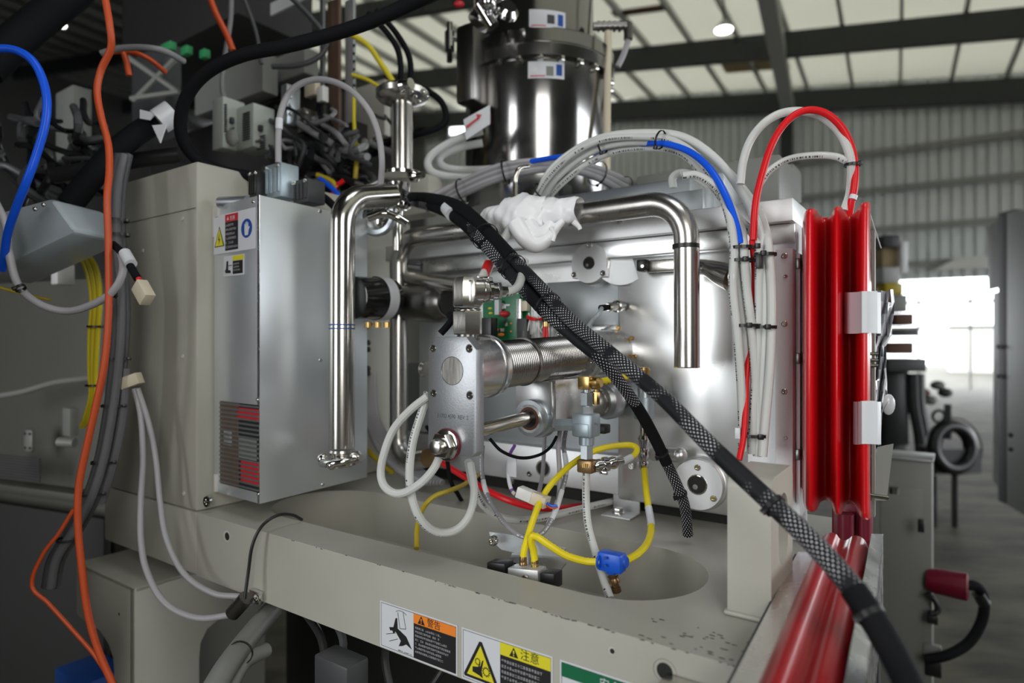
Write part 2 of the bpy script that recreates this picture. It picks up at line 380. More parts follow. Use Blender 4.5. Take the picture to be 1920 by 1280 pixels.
MB().box(HW(-20, 21.6, 9.6), 4, .05, 1.2, (HU, HV, ZH)).build('wall_panel', 'opaque_roof', wb)
for z in (5.5, 4.4, 3.25, 2.2): MB().box(HW(-1, 21.45, z), 12, .04, .09, (HU, HV, ZH)).build('wall_rail', 'purlin_grey', wb)
for z, m in ((1.1, 'white_plastic'), (.38, 'white_plastic')): MB().box(HW(-1, 21.5, z), 12, .03, .045, (HU, HV, ZH)).build('window_rail', m, wb)
for s in (-2.9, 3.6): MB().box(HW(s, 21.3, 2.6), .16, .16, 4.4, (HU, HV, ZH)).build('column', 'steel_beam', wb)
for s in (.55, 1.75): MB().box(HW(s, 21.5, .2), .03, .03, 1.5, (HU, HV, ZH)).build('window_post', 'white_plastic', wb)
b = MB(); q0, q1, q2, q3 = (at_wall(*a) for a in ((1750, 507, 21.2), (1795, 482, 21.2), (1900, 478, 21.2), (1900, 500, 21.2)))
b.prism([q0, q1, q2, q3], HV*.05); struct(b.build('trim_1', 'white_plastic'))
# the rest of the hall's envelope (mostly out of frame)
wl = MB(); wl.box(HW(-32.5, 6, 5.2), .1, 16, 7.4, (HU, HV, ZH)); struct(wl.build('wall_left', 'opaque_roof'))
wr = MB(); wr.box(HW(11.2, -3.5, 2.4), .1, 5.5, 3.7, (HU, HV, ZH)); wr.box(HW(11.2, 8, 4.9), .1, 6, 1.6, (HU, HV, ZH)); wr.box(HW(11.2, 17.5, 4.4), .1, 4.2, 1.6, (HU, HV, ZH)); struct(wr.build('wall_right', 'opaque_roof'))
wf = MB(); wf.box(HW(-10.5, -9.1, 4.4), 22, .1, 6.0, (HU, HV, ZH)); struct(wf.build('wall_front', 'opaque_roof'))
# hall lamp near the beam
hl = thing('hall_lamp', 'small bright hall lamp hanging under the roof beside the sloping beam', 'lamp', at_wall(1357, 60, 15))
c = at_wall(1357, 49, 15)
MB().lathe(c-ZH*.08, ZH, [(0, .20), (.02, .21), (.12, .12), (.2, .06)], 20).build('lamp_shade', 'cabinet_light', hl)
MB().lathe(c-ZH*.10, ZH, [(0, .19), (.03, .19)], 20).build('lamp_glass', 'lamp_glow', hl)
MB().cyl(c+ZH*.1, c+ZH*.8, .02, 8).build('lamp_rod', 'steel_beam', hl)
# ================================================================ MACHINE BASE
ZT, ZB = -.308, -.421
base = thing('machine_bed', 'cream painted machine base casting with an oval opening and warning stickers along its front', 'machine base', M(-.7, .1, ZB))
def base_top():
    """front face, top plate with an obround hole, hole wall and pocket floor"""
    b = MB(); bm = b.bm
    u0, u1, v0, v1 = -1.125, -.132, 0., .62
    R = .109; vc = .182; ua, ub = -.975, -.372
    hole = []
    n = 20
    for k in range(n+1): a = -math.pi/2+math.pi*k/n; hole.append((ub+R*math.cos(a), vc+R*math.sin(a)))
    for k in range(n+1): a = math.pi/2+math.pi*k/n; hole.append((ua+R*math.cos(a), vc+R*math.sin(a)))
    outer = [(u0, v0), (u1, v0), (u1, v1), (u0, v1)]
    ov = [bm.verts.new(M(u, v, ZT)) for u, v in outer]; hv = [bm.verts.new(M(u, v, ZT)) for u, v in hole]
    es = [bm.edges.new((ov[i], ov[(i+1) % 4])) for i in range(4)]+[bm.edges.new((hv[i], hv[(i+1) % len(hv)])) for i in range(len(hv))]
    bmesh.ops.triangle_fill(bm, use_beauty=True, use_dissolve=False, edges=es)
    lo = [bm.verts.new(M(u, v, ZT-.092)) for u, v in hole]
    for i in range(len(hole)): j = (i+1) % len(hole); bm.faces.new((hv[i], hv[j], lo[j], lo[i]))
    bm.faces.new(lo)
    bo = [bm.verts.new(M(u, v, ZB)) for u, v in outer]
    for i in range(4): j = (i+1) % 4; bm.faces.new((ov[i], ov[j], bo[j], bo[i]))
    for f in [f for f in bm.faces if len(f.verts) == 4 and all(v in (ov[0], ov[1], bo[0], bo[1]) for v in f.verts)]: pass
    return b.build('casting', 'cream', base)
base_top()
# threaded hole, plain holes, chips on the front edge
b = MB(); c = PV(1246, 1258, -.0008)
for k in range(6): b.lathe(c+VH*(.0004+k*.0009), VH, [(0, .0122-k*.0006), (.0005, .0108-k*.0006), (.0009, .0116-k*.0006)], 24, cap=False)
b.build('threaded_rim', 'dark_steel', base); MB().lathe(PV(1246, 1258, -.0005), VH, [(0, .0085), (.0003, .0085)], 20).build('threaded_hole', 'very_dark', base)
for px, py, r in ((1147, 1220, .0035), (425, 1005, .0085)):
    c = PV(px, py, -.0006); MB().lathe(c, VH, [(0, r*1.12), (.0004, r*1.12)], 18).build('hole_rim', 'cream_light', base); MB().lathe(c-VH*.0003+UH*r*.18, VH, [(0, r*.8), (.0004, r*.8)], 18).build('hole', 'very_dark', base)
b = MB()
for k in range(52):
    u = random.choice((random.uniform(-.56, -.17), random.uniform(-.50, -.30), random.uniform(-.85, -.2)))
    s = random.uniform(.0008, .0035); p = M(u, -.0004, ZT-random.uniform(0, .0012)); 
    pts = [p+UH*s*math.cos(a)*random.uniform(.6, 1.5)+ZH*.0006*math.sin(a)*random.uniform(.5, 1.3) for a in (math.tau*i/6 for i in range(6))]
    b.prism(pts, VH*.0006)
for k in range(34):
    u = random.uniform(-.28, -.17); v = random.uniform(.005, .06); s = random.uniform(.0007, .0022); p = M(u, v, ZT+.0001)
    b.prism([p+UH*s*1.6*math.cos(a)*random.uniform(.5, 1.3)+VH*s*.5*math.sin(a)*random.uniform(.5, 1.3) for a in (math.tau*i/6 for i in range(6))], ZH*.0003)
o = b.build('paint_chips', 'dark_grey', base); o['kind'] = 'stuff'
# steel latch block at the bottom of the front
lb = thing('steel_block', 'plain grey steel block bolted to the base front, right of the threaded hole', 'block', PV(1325, 1285, -.02))
b = MB(); b.bx(-.2425, -.206, -.030, -.0005, -.47, -.3335, bevel=.003); b.build('block_body', 'brushed_steel', lb)
screw(lb, M(-.224, -.030, -.39), -VH, .006, .003)
# ---- tall cover on the left
tc_ = thing('machine_cover', 'tall flat cream side cover left of the silver box', 'cover', M(-1.3, .1, ZT))
b = MB(); b.bx(-1.49, -1.125, 0, .55, ZT+.001, .3255, bevel=.006); b.build('front_panel', 'cream', tc_)
b = MB(); b.bx(-1.488, -1.127, -.0006, .0, .2400, .2412); b.build('panel_seam', 'dark_grey', tc_)
b = MB(); b.bx(-1.49, -1.126, .0, .6, ZB, ZT, bevel=.004); b.build('foot_panel', 'cream', tc_)
for px, py in ((343, 410), (343, 668), (345, 925), (268, 470)): screw(tc_, PV(px, py, -.0005), -VH, .004, .0015, 'cream_light')
screw(tc_, M(-1.105, .012, -.287), -VH, .011, .006, 'polished')
b = MB(); b.bx(-1.124, -1.085, .028, .05, .19, .245, bevel=.003); b.build('hinge_plate', 'cream_light', tc_)
b = MB(); b.cyl(M(-1.10, .03, .252), M(-1.045, .05, .25), .011, 16); b.build('latch_pin', 'zinc', tc_)
b = MB(); b.bx(-1.43, -1.02, .5, .56, .30, .40, bevel=.02); b.build('rear_cover', 'cream', tc_)
# lower casting under the cover
for x_, y_ in ((88, 34), (115, 49)):
    t = thing('hall_lamp', 'far hall lamp glinting at the upper left corner, %s of two' % ('upper' if y_ < 40 else 'lower'), 'lamp', at_wall(x_, y_, 9)); c = at_wall(x_, y_, 9)
    MB().lathe(c, ZH, [(0, .11), (.04, .12)], 16).build('lamp_glass', 'lamp_glow', t); MB().lathe(c+ZH*.05, ZH, [(0, .13), (.12, .05), (.7, .02)], 16).build('lamp_shade', 'steel_beam', t)
lc = thing('lower_casting', 'dark shaded cream block with rounded cut-outs below the tall cover', 'casting', M(-1.3, .0, -H+.1))
def lower_casting():
    b = MB(); b.prism([M(-1.299, v, z) for v, z in ((-.026, -.476), (.45, -.476), (.45, -.58), (.21, -.585), (.15, -.593), (.12, -.607), (.106, -.63), (.103, -.66), (.103, -1.25), (-.026, -1.25))], -UH*.02, bevel=.003); b.build('right_web', 'cream', lc)
    b = MB(); b.prism([M(u, -.026, z) for u, z in ((-1.30, -.476), (-1.56, -.476), (-1.56, -.59), (-1.45, -.595), (-1.41, -.612), (-1.39, -.635), (-1.386, -.66), (-1.386, -1.25), (-1.30, -1.25))], VH*.02, bevel=.003); b.build('front_web', 'cream', lc)
    b = MB(); b.bx(-1.56, -1.299, -.026, .45, -.486, -.475, bevel=.004); b.build('top_plate', 'cream', lc)
    MB().lathe(PU(328, 1171, -1.2985), -UH, [(0, .003), (.002, .003)], 12).build('hole', 'very_dark', lc); MB().lathe(PV(223, 1151, -.0265), VH, [(0, .003), (.002, .003)], 12).build('hole', 'very_dark', lc)
lower_casting()
# dark underside seen below the base
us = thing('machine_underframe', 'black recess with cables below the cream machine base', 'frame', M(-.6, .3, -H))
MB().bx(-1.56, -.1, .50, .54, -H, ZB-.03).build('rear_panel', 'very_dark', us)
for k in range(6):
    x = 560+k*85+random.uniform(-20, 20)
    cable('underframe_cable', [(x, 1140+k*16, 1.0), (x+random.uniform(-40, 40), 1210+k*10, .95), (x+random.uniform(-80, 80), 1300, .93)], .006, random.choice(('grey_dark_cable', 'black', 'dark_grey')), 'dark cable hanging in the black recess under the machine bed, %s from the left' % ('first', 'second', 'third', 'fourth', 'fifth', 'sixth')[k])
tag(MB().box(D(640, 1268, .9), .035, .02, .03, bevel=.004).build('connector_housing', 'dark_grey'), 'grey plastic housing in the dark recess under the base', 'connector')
# ---- column block on the right end of the base
cb = thing('column_block', 'cream painted upright block with an oval window standing on the base at right', 'block', M(-.19, .16, ZT))
def column():
    u0, u1, v0, v1, z0, z1 = -.214, -.167, .112, .222, ZT, -.150
    prof = [(v0, z0), (v0, z1-.014)]+[(v0+.014-.014*math.cos(a), z1-.014+.014*math.sin(a)) for a in (math.pi/2*k/6 for k in range(1, 7))]+[(v1-.012, z1), (v1, z1-.012), (v1, z0)]
    b = MB(); bm = b.bm
    hole = []; vc = (v0+v1)/2+.004; R = .024; za, zb = -.235, -.20
    for k in range(13): a = math.pi*k/12; hole.append((vc+R*math.cos(a), zb+R*math.sin(a)))
    for k in range(13): a = math.pi+math.pi*k/12; hole.append((vc+R*math.cos(a), za+R*math.sin(a)))
    for u in (u0, u1):
        ov = [bm.verts.new(M(u, v, z)) for v, z in prof]; hv = [bm.verts.new(M(u, v, z)) for v, z in hole]
        es = [bm.edges.new((q[i], q[(i+1) % len(q)])) for q in (ov, hv) for i in range(len(q))]
        bmesh.ops.triangle_fill(bm, use_beauty=True, use_dissolve=False, edges=es)
        if u == u0: A, B = ov, hv
    for P, Q in ((A, ov), (B, hv)):
        for i in range(len(P)): j = (i+1) % len(P); bm.faces.new((P[i], P[j], Q[j], Q[i]))
    b.build('upright', 'cream', cb)
    MB().bx(u0-.004, u1+.004, v0-.004, v1+.002, ZT, ZT+.006, bevel=.003).build('weld_bead', 'cream', cb)
column()
# ================================================================ STICKERS
def warn_tri(parent, o, X, Y, cx, cy, s, m1, m2, lift):
    flat(parent, 'triangle', m1, [(cx-s, cy-s*.8), (cx+s, cy-s*.8), (cx, cy+s*.95)], o, X, Y, lift)
    flat(parent, 'exclamation_mark', m2, [(cx-s*.12, cy-s*.2), (cx+s*.12, cy-s*.2), (cx+s*.18, cy+s*.4), (cx-s*.18, cy+s*.4)], o, X, Y, lift+.0002)
    flat(parent, 'exclamation_dot', m2, rect(cx-s*.12, cy-s*.6, cx+s*.12, cy-s*.38), o, X, Y, lift+.0002)
def text_rows(parent, o, X, Y, x0, x1, y1, n, pitch, lift, m='label_text', seed=1, fill=1.0):
    rr = random.Random(seed); b = MB(); nrm = X.cross(Y).normalized()
    for k in range(n):
        x = x0; y = y1-k*pitch; end = x0+(x1-x0)*rr.uniform(.55, 1)*fill
        while x < end:                                   # each small printed character: a few strokes
            c = pitch*.56
            for q in range(3):
                if rr.random() < .85: yy = y-c*(.15+.33*q); b.prism([o+X*x+Y*yy+nrm*lift, o+X*(x+c*.8)+Y*yy+nrm*lift, o+X*(x+c*.8)+Y*(yy-c*.13)+nrm*lift, o+X*x+Y*(yy-c*.13)+nrm*lift], nrm*.0001)
            if rr.random() < .7: xx = x+c*.35; b.prism([o+X*xx+Y*y+nrm*lift, o+X*(xx+c*.13)+Y*y+nrm*lift, o+X*(xx+c*.13)+Y*(y-c)+nrm*lift, o+X*xx+Y*(y-c)+nrm*lift], nrm*.0001)
            x += c*1.05
            if rr.random() < .04: x += c
    q = b.build('small_print', m, parent); q['kind'] = 'stuff'
VN = -VH
def sticker(name, label, u0, u1, z0, z1):
    t = thing(name, label, 'sticker', M((u0+u1)/2, -.001, z0)); o = M(u0, -.0006, z0)
    w, h = u1-u0, z1-z0
    flat(t, 'backing', 'label_white', rect(0, 0, w, h), o, UH, ZH, 0)
    b = MB(); e = .0006; q = .0022
    for a in (rect(q, q, w-q, q+e), rect(q, h-q-e, w-q, h-q), rect(q, q, q+e, h-q), rect(w-q-e, q, w-q, h-q)):
        b.prism([o+UH*x+ZH*y-VH*.0002 for x, y in a], -VH*.0001)
    b.build('border_line', 'label_black', t); return t, o, w, h
t, o, w, h = sticker('warning_sticker', 'white, orange and black warning sticker with a hand under a press', -.6535, -.5155, -.4195, -.356)
xs = w*.46
flat(t, 'black_panel', 'label_black', rect(xs, .0022, w-.0022, h-.0025), o, UH, ZH, .0004)
flat(t, 'header_band', 'orange_label', rect(xs, h*.76, w-.0022, h-.0025), o, UH, ZH, .0007)
warn_tri(t, o, UH, ZH, xs+.014, h*.86, .0062, 'label_black', 'orange_label', .0010)
text_mesh(t, '警告', o+UH*(xs+.024)+ZH*(h*.80)-VH*.0011, UH, ZH, .0118, 'label_black')
text_rows(t, o, UH, ZH, xs+.003, w-.006, h*.70, 7, .0052, .0007, seed=3)
text_rows(t, o, UH, ZH, .035, .075, .0075-.002, 1, .003, .0007, 'label_black', seed=3)
flat(t, 'pictogram_hand', 'label_black', [(.018, .031), (.026, .033), (.030, .046), (.033, .047), (.034, .033), (.050, .026), (.060, .012), (.050, .016), (.043, .012), (.036, .010), (.040, .018), (.030, .028), (.026, .024), (.024, .028), (.020, .027)][::-1], o, UH, ZH, .0004)
b = MB()
for (x0, y0, x1, y1) in ((.034, .055, .038, .034), (.044, .057, .049, .036), (.038, .034, .049, .036), (.012, .020, .030, .026), (.018, .012, .034, .019)):
    d_ = Vector((x1-x0, y1-y0)).normalized()*.0004; b.prism([o+UH*(x0-d_.y)+ZH*(y0+d_.x)-VH*.0003, o+UH*(x1-d_.y)+ZH*(y1+d_.x)-VH*.0003, o+UH*(x1+d_.y)+ZH*(y1-d_.x)-VH*.0003, o+UH*(x0+d_.y)+ZH*(y0-d_.x)-VH*.0003], -VH*.0001)
for k in range(8):
    a = math.radians(125-k*9); p = lambda r, a: o+UH*(.040+r*math.cos(a))+ZH*(.042+r*math.sin(a)*.95)-VH*.0003
    b.prism([p(.0165, a), p(.0165, a-.157), p(.0172, a-.157), p(.0172, a)], -VH*.0001)
b.build('pictogram_lines', 'label_black', t)
t, o, w, h = sticker('warning_sticker', 'white, yellow and black caution sticker with a yellow triangle of gears and a hand', -.5085, -.3760, -.4195, -.356)
xs = w*.45
flat(t, 'black_panel', 'label_black', rect(xs, .0022, w-.0022, h-.0025), o, UH, ZH, .0004)
flat(t, 'header_band', 'yellow_label', rect(xs, h*.73, w-.0022, h-.0025), o, UH, ZH, .0007)
warn_tri(t, o, UH, ZH, xs+.020, h*.845, .0065, 'label_black', 'yellow_label', .0010)
text_mesh(t, '注意', o+UH*(xs+.029)+ZH*(h*.785)-VH*.0011, UH, ZH, .0135, 'label_black')
text_rows(t, o, UH, ZH, xs+.002, w-.003, h*.66, 4, .0066, .0007, seed=5)
tx, ty = .030, .010
flat(t, 'triangle_frame', 'label_black', [(tx-.026, ty-.002), (tx-.025, ty-.005), (tx+.025, ty-.005), (tx+.026, ty-.002), (tx+.002, ty+.043), (tx-.002, ty+.043)], o, UH, ZH, .0004)
flat(t, 'triangle', 'yellow_label', [(tx-.021, ty-.0015), (tx+.021, ty-.0015), (tx, ty+.038)], o, UH, ZH, .0007)
def gear(cx, cy, r):
    b = MB(); n = -VH
    for k in range(12):
        a = math.tau*k/12
        for ra, rb, w_ in ((r*.72, r*.88, .27), (r*.86, r*1.12, .11)):
            b.prism([o+UH*(cx+q*math.cos(a+e))+ZH*(cy+q*math.sin(a+e))+n*.001 for q, e in ((ra, -w_), (rb, -w_), (rb, w_), (ra, w_))], n*.0001)
    b.build('pictogram_gear', 'label_black', t)
gear(tx-.004, ty+.018, .0042); gear(tx+.009, ty+.009, .0056)
flat(t, 'pictogram_hand', 'label_black', [(tx-.012, ty+.004), (tx-.002, ty+.002), (tx+.004, ty), (tx+.003, ty+.004), (tx+.002, ty+.008), (tx+.005, ty+.022), (tx+.003, ty+.021), (tx-.0005, ty+.012), (tx-.001, ty+.021), (tx-.003, ty+.012), (tx-.012, ty+.010)], o, UH, ZH, .0010)
t, o, w, h = sticker('safety_sticker', 'white sticker with a dark green header at the bottom edge of the photo', -.3665, -.236, -.4195, -.356)
flat(t, 'header_band', 'green_label', rect(.0022, h*.72, w-.0022, h-.0025), o, UH, ZH, .0005)
text_mesh(t, '安全措施', o+UH*(w*.38)+ZH*(h*.765)-VH*.0009, UH, ZH, .0125, 'label_white')
# ================================================================ MAIN ALUMINIUM HOUSING
hs = thing('valve_housing', 'large aluminium housing wall with round bosses and a top rail behind the pipes', 'housing', M(-.6, .5, ZT+.03))
MB().bx(-1.06, -.30, .46, .50, -.278, .18).build('back_plate', 'alu_cast', hs)
b = MB(); b.bx(-.505, -.262, .435, .459, -.285, .158, bevel=.006); b.build('front_plate', 'alu_cast', hs)
b = MB(); b.bx(-1.06, -.2018, .40, .50, .180, .214, bevel=.0015); b.build('top_rail', 'alu_bead', hs)
b = MB(); b.bx(-.96, -.2018, .415, .459, .148, .179, bevel=.002); b.build('upper_bar', 'alu_cast', hs)
b = MB(); b.bx(-.66, -.505, .448, .459, .03, .115, bevel=.001); b.build('dark_cover', 'alu_grey', hs)
b = MB(); b.bx(-1.02, -.50, .43, .459, -.275, -.205, bevel=.002); b.build('lower_bar', 'alu_bead', hs)
# white painted frame at the right
b = MB(); b.bx(-.272, -.200, .418, .50, -.30, .179, bevel=.0015); b.build('white_frame', 'alu_white', hs)
b = MB(); b.bx(-.2235, -.199, .385, .418, -.24, .137, bevel=.0015); sstr = b.build('screw_strip', 'alu_white', hs)
b = MB(); b.bx(-.1985, -.192, .40, .50, -.26, .13, bevel=.001); b.build('edge_strip', 'alu_white', hs)
for py in (480, 607, 734): screw(sstr, PV(1471, py, .3848), -VH, .0045, .002, 'polished')
for py in (518, 821): screw(sstr, PV(1473, py, .3848), -VH, .003, .002, 'polished')
for py in (494, 672, 852): b = MB(); b.box(PV(1496, py, .386), .003, .003, .008, bevel=.001); b.build('clip', 'dark_steel', hs)
for px, py in ((1162, 413), (1010, 398), (1245, 404)): screw(hs, PV(px, py, .3995), -VH, .006, .004)
# upper boss and lower boss
def boss(px, py, r, v, rh, scr, back):
    c = PV(px, py, v); t = thing
    b = MB(); b.lathe(c, VH, [(0, r-.001), (.001, r), (.010, r), (.011, r*1.05), (back, r*1.12)], 40); b.build('boss_body', 'alu_cast', hs)
    b = MB(); b.lathe(c-VH*.002, VH, [(0, r*.98), (.002, r*.98)], 40); bf = b.build('boss_face', 'alu_bead', hs)
    MB().lathe(c-VH*.0026, VH, [(0, rh*1.12), (.0004, rh*1.16)], 24).build('hole_rim', 'polished', bf)
    MB().lathe(c-VH*.003, VH, [(0, rh), (.0003, rh)], 24).build('hole', 'very_dark', bf)
    MB().lathe(c-VH*.0033+ZH*-.004+UH*-.003, VH, [(0, rh*.3), (.0004, rh*.3)], 12).build('shaft_tip', 'polished', bf)
    for sx, sy in scr: screw(bf, PV(px+sx, py+sy, v-.002), -VH, .0052, .003)
boss(1105, 493, .037, .415, .0105, ((0, -33), (-28, 22), (26, 19)), .044)
b = MB(); c = PV(1105, 493, .413); b.prism([c+UH*x+ZH*z for x, z in ((-.036, -.026), (.034, -.026), (.034, .0), (-.036, .0))], VH*.022); b.build('boss_foot', 'alu_bead', hs)
boss(1308, 908, .042, .418, .0145, ((0, -32), (30, 26)), .02)
b = MB(); b.cyl(PV(1165, 480, .43), PV(1171, 486, .459), .052, 32); b.build('boss_back', 'alu_cast', hs)
# flat oval recess, holes and screws of the lower bar
MB().lathe(PV(1018, 878, .4282), VH, [(0, .0135), (.0005, .0135)], 24).build('hole', 'very_dark', hs)
MB().lathe(PV(1018, 878, .4288), VH, [(0, .0165), (.0005, .0165)], 24).build('hole_rim', 'alu_mill', hs)
for px, py in ((993, 888), (1184, 874), (960, 902)): screw(hs, PV(px, py, .4295), -VH, .0055, .003)
b = MB(); b.tube([PV(1225, 850, .435), PV(1275, 853, .405)], .0125, 20, smooth=False); b.ball(PV(1275, 853, .405), .0125); b.build('rounded_lug', 'alu_cast', hs)
# bright machined windows of the centre recess
for u0, u1, z0, z1 in ((-.655, -.62, .165, .176),): pass
b = MB(); b.bx(-.72, -.66, .446, .459, .0, .115, bevel=.002); b.bx(-.80, -.725, .446, .459, -.05, .112, bevel=.002); b.build('side_pads', 'alu_cast', hs)
b = MB(); b.bx(-.985, -.84, .43, .459, -.20, .11, bevel=.003); b.build('left_pad', 'alu_sheet', hs)
MB().bx(-1.04, -.275, .47, .60, ZT+.001, -.2785).build('dark_gap', 'very_dark', hs)  # solid black block: shade under the housing put in as colour
MB().bx(-1.04, -.50, .452, .4585, -.206, -.05).build('shaded_cover', 'alu_grey', hs)  # darker grey sheet paints in the shade beneath the bellows
b = MB(); b.bx(-.60, -.515, .452, .458, -.03, .028, bevel=.001); b.build('bright_plate', 'alu_mill', hs)
# black seat and slotted arm with the flattened tube end
ar = thing('slotted_arm', 'steel arm with black square end cap, its far end flattened against the tube bundle', 'arm', PV(1210, 500, .42))
b = MB(); b.box(PV(1207, 498, .412), .0085, .014, .0105, bevel=.004); b.build('end_cap', 'black', ar)
screw(ar, PV(1205, 499, .398), -VH, .003, .001)
b = MB(); b.box(PV(1255, 497, .420), .040, .006, .0105, bevel=.003); b.build('arm_bar', 'brushed_steel', ar)
P = [PV(1300, 500, .40), PV(1325, 502, .395), PV(1350, 512, .385), PV(1375, 522, .375)]
MB().tube(P, .02, 24, 6, rr=[.0125, .013, .018, .021]).build('tube_end', 'stainless', ar)
MB().lathe(PV(1373, 521, .372), UH, [(0, .0225), (.006, .0225)], 24).build('end_ring', 'brushed_steel', ar)
screw(ar, PV(1372, 516, .345), -VH, .003, .002)
# things on top of the housing
tb = thing('top_block', 'dull grey aluminium block on top of the housing behind the plastic wrap', 'block', M(-.5, .6, .22))
b = MB(); b.bx(-.72, -.40, .52, .66, .215, .30, bevel=.003); b.bx(-.52, -.37, .50, .52, .215, .27, bevel=.002); b.build('block_body', 'alu_grey', tb)
b = MB(); b.bx(-.46, -.38, .66, .82, .215, .335, bevel=.003); b.build('block_step', 'alu_sheet', tb)
rb = thing('number_box', 'grey box marked 10 behind the tube arch at right', 'box', D(1330, 400, 1.5))
b = MB(); b.box(D(1345, 372, 1.5), .16, .10, .055, bevel=.006); b.build('box_body', 'cabinet', rb)
b = MB(); b.box(D(1318, 366, 1.33), .034, .003, .030, bevel=.001); b.build('number_plate', 'label_white', rb)
text_mesh(rb, '10', D(1300, 383, 1.315)-VH*.0, UH, ZH, .036, 'label_black')
b = MB(); b.box(D(1455, 350, 1.6), .05, .05, .04, bevel=.004); b.build('switch_box', 'cabinet', rb)
# ================================================================ SILVER ELECTRONICS BOX
sb = thing('electronics_box', 'silver sheet metal box with hazard labels and a grille, mounted beside the tall cover', 'box', D(490, 940, 1.10))
zt, zb = .2475, -.2745
def flatxy(p): return Vector((p.x, p.y, 0))
Nn, Ll, Rr = flatxy(D(487, 640, 1.08)), flatxy(D(401, 640, 1.172)), flatxy(D(689, 640, 1.295))
B2 = Ll+(Rr-Nn)+UH*.02
b = MB(); b.prism([p+ZH*(H+zb) for p in (Ll, Nn, Rr, B2)], ZH*(zt-zb), bevel=.0015); b.build('box_shell', 'alu_sheet', sb)
eL = (Ll-Nn).normalized(); eR = (Rr-Nn).normalized(); nL = Vector((eL.y, -eL.x, 0)); 
if nL.y > 0: nL = -nL
nR = Vector((eR.y, -eR.x, 0))
if nR.y > 0: nR = -nR
b = MB(); b.box(Nn+eL*.003+ZH*(H+(zt+zb)/2)+nL*.0004, .003, .0004, (zt-zb)/2, (eL, nL, ZH)); b.build('corner_seam', 'alu_mill', sb)
def onL(px, py, off=0.0):           # point of the left face seen at a pixel
    r = (px-960)/F; d = (Nn.x-Nn.y*eL.x/eL.y)/(r-eL.x/eL.y); return D(px, py, d)+nL*off
def onR(px, py, off=0.0):
    r = (px-960)/F; d = (Nn.x-Nn.y*eR.x/eR.y)/(r-eR.x/eR.y); return D(px, py, d)+nR*off
for px, py in ((600, 396), (601, 675), (605, 908)): screw(sb, onR(px, py), nR, .0035, .002)
for px, py in ((475, 378), (483, 749), (484, 926)): screw(sb, onL(px, py), nL, .003, .002)
# grille: recess, coloured boards behind it, slats in front
XL = -eL; gw = (onL(412, 760)-onL(486, 760)).length
o0 = onL(414, 905, .0005); wv_ = (onL(486, 905)-onL(414, 905)).length; hgt = .148
gbk = MB().prism([o0, o0+XL*wv_, o0+XL*wv_+ZH*hgt, o0+ZH*hgt], nL*.0006).build('grille_back', 'very_dark', sb)
for (a, c, e, f, m) in ((.0, .0, .5, 1., 'copper_strip'), (.45, .82, 1., .95, 'label_red'), (.55, .08, 1., .34, 'label_red'), (.1, .48, .32, .66, 'label_white'), (.5, .36, .95, .62, 'cabinet')):
    MB().prism([o0+XL*wv_*x+ZH*hgt*y+nL*.0006 for x, y in rect(a, c, e, f)], nL*.0004).build('circuit_card', m, gbk)
for k in range(19):
    z = hgt*(k+.5)/19; b = MB(); b.prism([o0+ZH*(z-.0013)+nL*.0011, o0+XL*wv_+ZH*(z-.0013)+nL*.0011, o0+XL*wv_+ZH*(z+.0020)+nL*.0011, o0+ZH*(z+.0020)+nL*.0011], nL*.0012); b.build('grille_slat', 'alu_grey', gbk)
MB().box(onL(406, 905), .0035, .004, .016, (XL, nL, ZH), bevel=.001).build('mounting_tab', 'cream_light', sb)
MB().box(onL(408, 395), .006, .003, .012, (XL, nL, ZH), bevel=.001).build('mounting_tab', 'cream_light', sb)
# labels on the left face
def lab(name, text, p00, w_, h_):
    t = thing(name, text, 'sticker', p00); flat(t, 'backing', 'label_white', rect(0, 0, w_, h_), p00, XL, ZH, 0); return t
XLw = lambda x0, x1: (onL(x1, 500)-onL(x0, 500)).length
o = onL(402, 478, .0008); W1 = XLw(402, 480); H1 = .070
t = lab('hazard_label', 'white label with red header, yellow triangle and blue glove sign on the silver box', o, W1, H1)
flat(t, 'black_panel', 'label_black', rect(W1*.29, .004, W1*.60, H1*.78), o, XL, ZH, .0004)
flat(t, 'header_band', 'label_red', rect(W1*.29, H1*.78, W1*.60, H1*.97), o, XL, ZH, .0004)
warn_tri(t, o, XL, ZH, W1*.36, H1*.87, .0035, 'label_white', 'label_red', .0008)
text_mesh(t, '危険', o+XL*W1*.41+ZH*H1*.82+nL*.0009, XL, ZH, .0085, 'label_white')
text_rows(t, o, XL, ZH, W1*.30, W1*.58, H1*.73, 6, .0078, .0008, seed=8)
flat(t, 'hazard_triangle', 'label_black', [(W1*.02, .013), (W1*.27, .013), (W1*.145, .050)], o, XL, ZH, .0004)
flat(t, 'hazard_triangle', 'yellow_label', [(W1*.045, .0145), (W1*.245, .0145), (W1*.145, .046)], o, XL, ZH, .0007)
flat(t, 'hazard_bolt', 'label_black', [(W1*.135, .017), (W1*.17, .027), (W1*.145, .027), (W1*.155, .038), (W1*.12, .025), (W1*.145, .025)], o, XL, ZH, .001)
flat(t, 'glove_disc', 'blue_label', [(W1*.80+W1*.125*math.cos(a), .037+.0165*math.sin(a)) for a in (math.tau*k/28 for k in range(28))], o, XL, ZH, .0004)
gx, gy = W1*.80, .037
flat(t, 'glove_sign', 'label_white', [(gx+a*W1*.1, gy+c*.012) for a, c in ((-.35, -1), (.35, -1), (.5, -.3), (.75, .1), (.6, .25), (.42, .1), (.42, .8), (.3, .8), (.25, .2), (.18, .95), (.05, .95), (.03, .2), (-.08, .9), (-.2, .9), (-.2, .15), (-.32, .7), (-.44, .65), (-.45, -.3))], o, XL, ZH, .0007)
o = onL(420, 519, .0008); W1 = XLw(420, 459); H1 = .036
t = lab('caution_label', 'small white label with yellow header and a hand pictogram below the red hazard label', o, W1, H1)
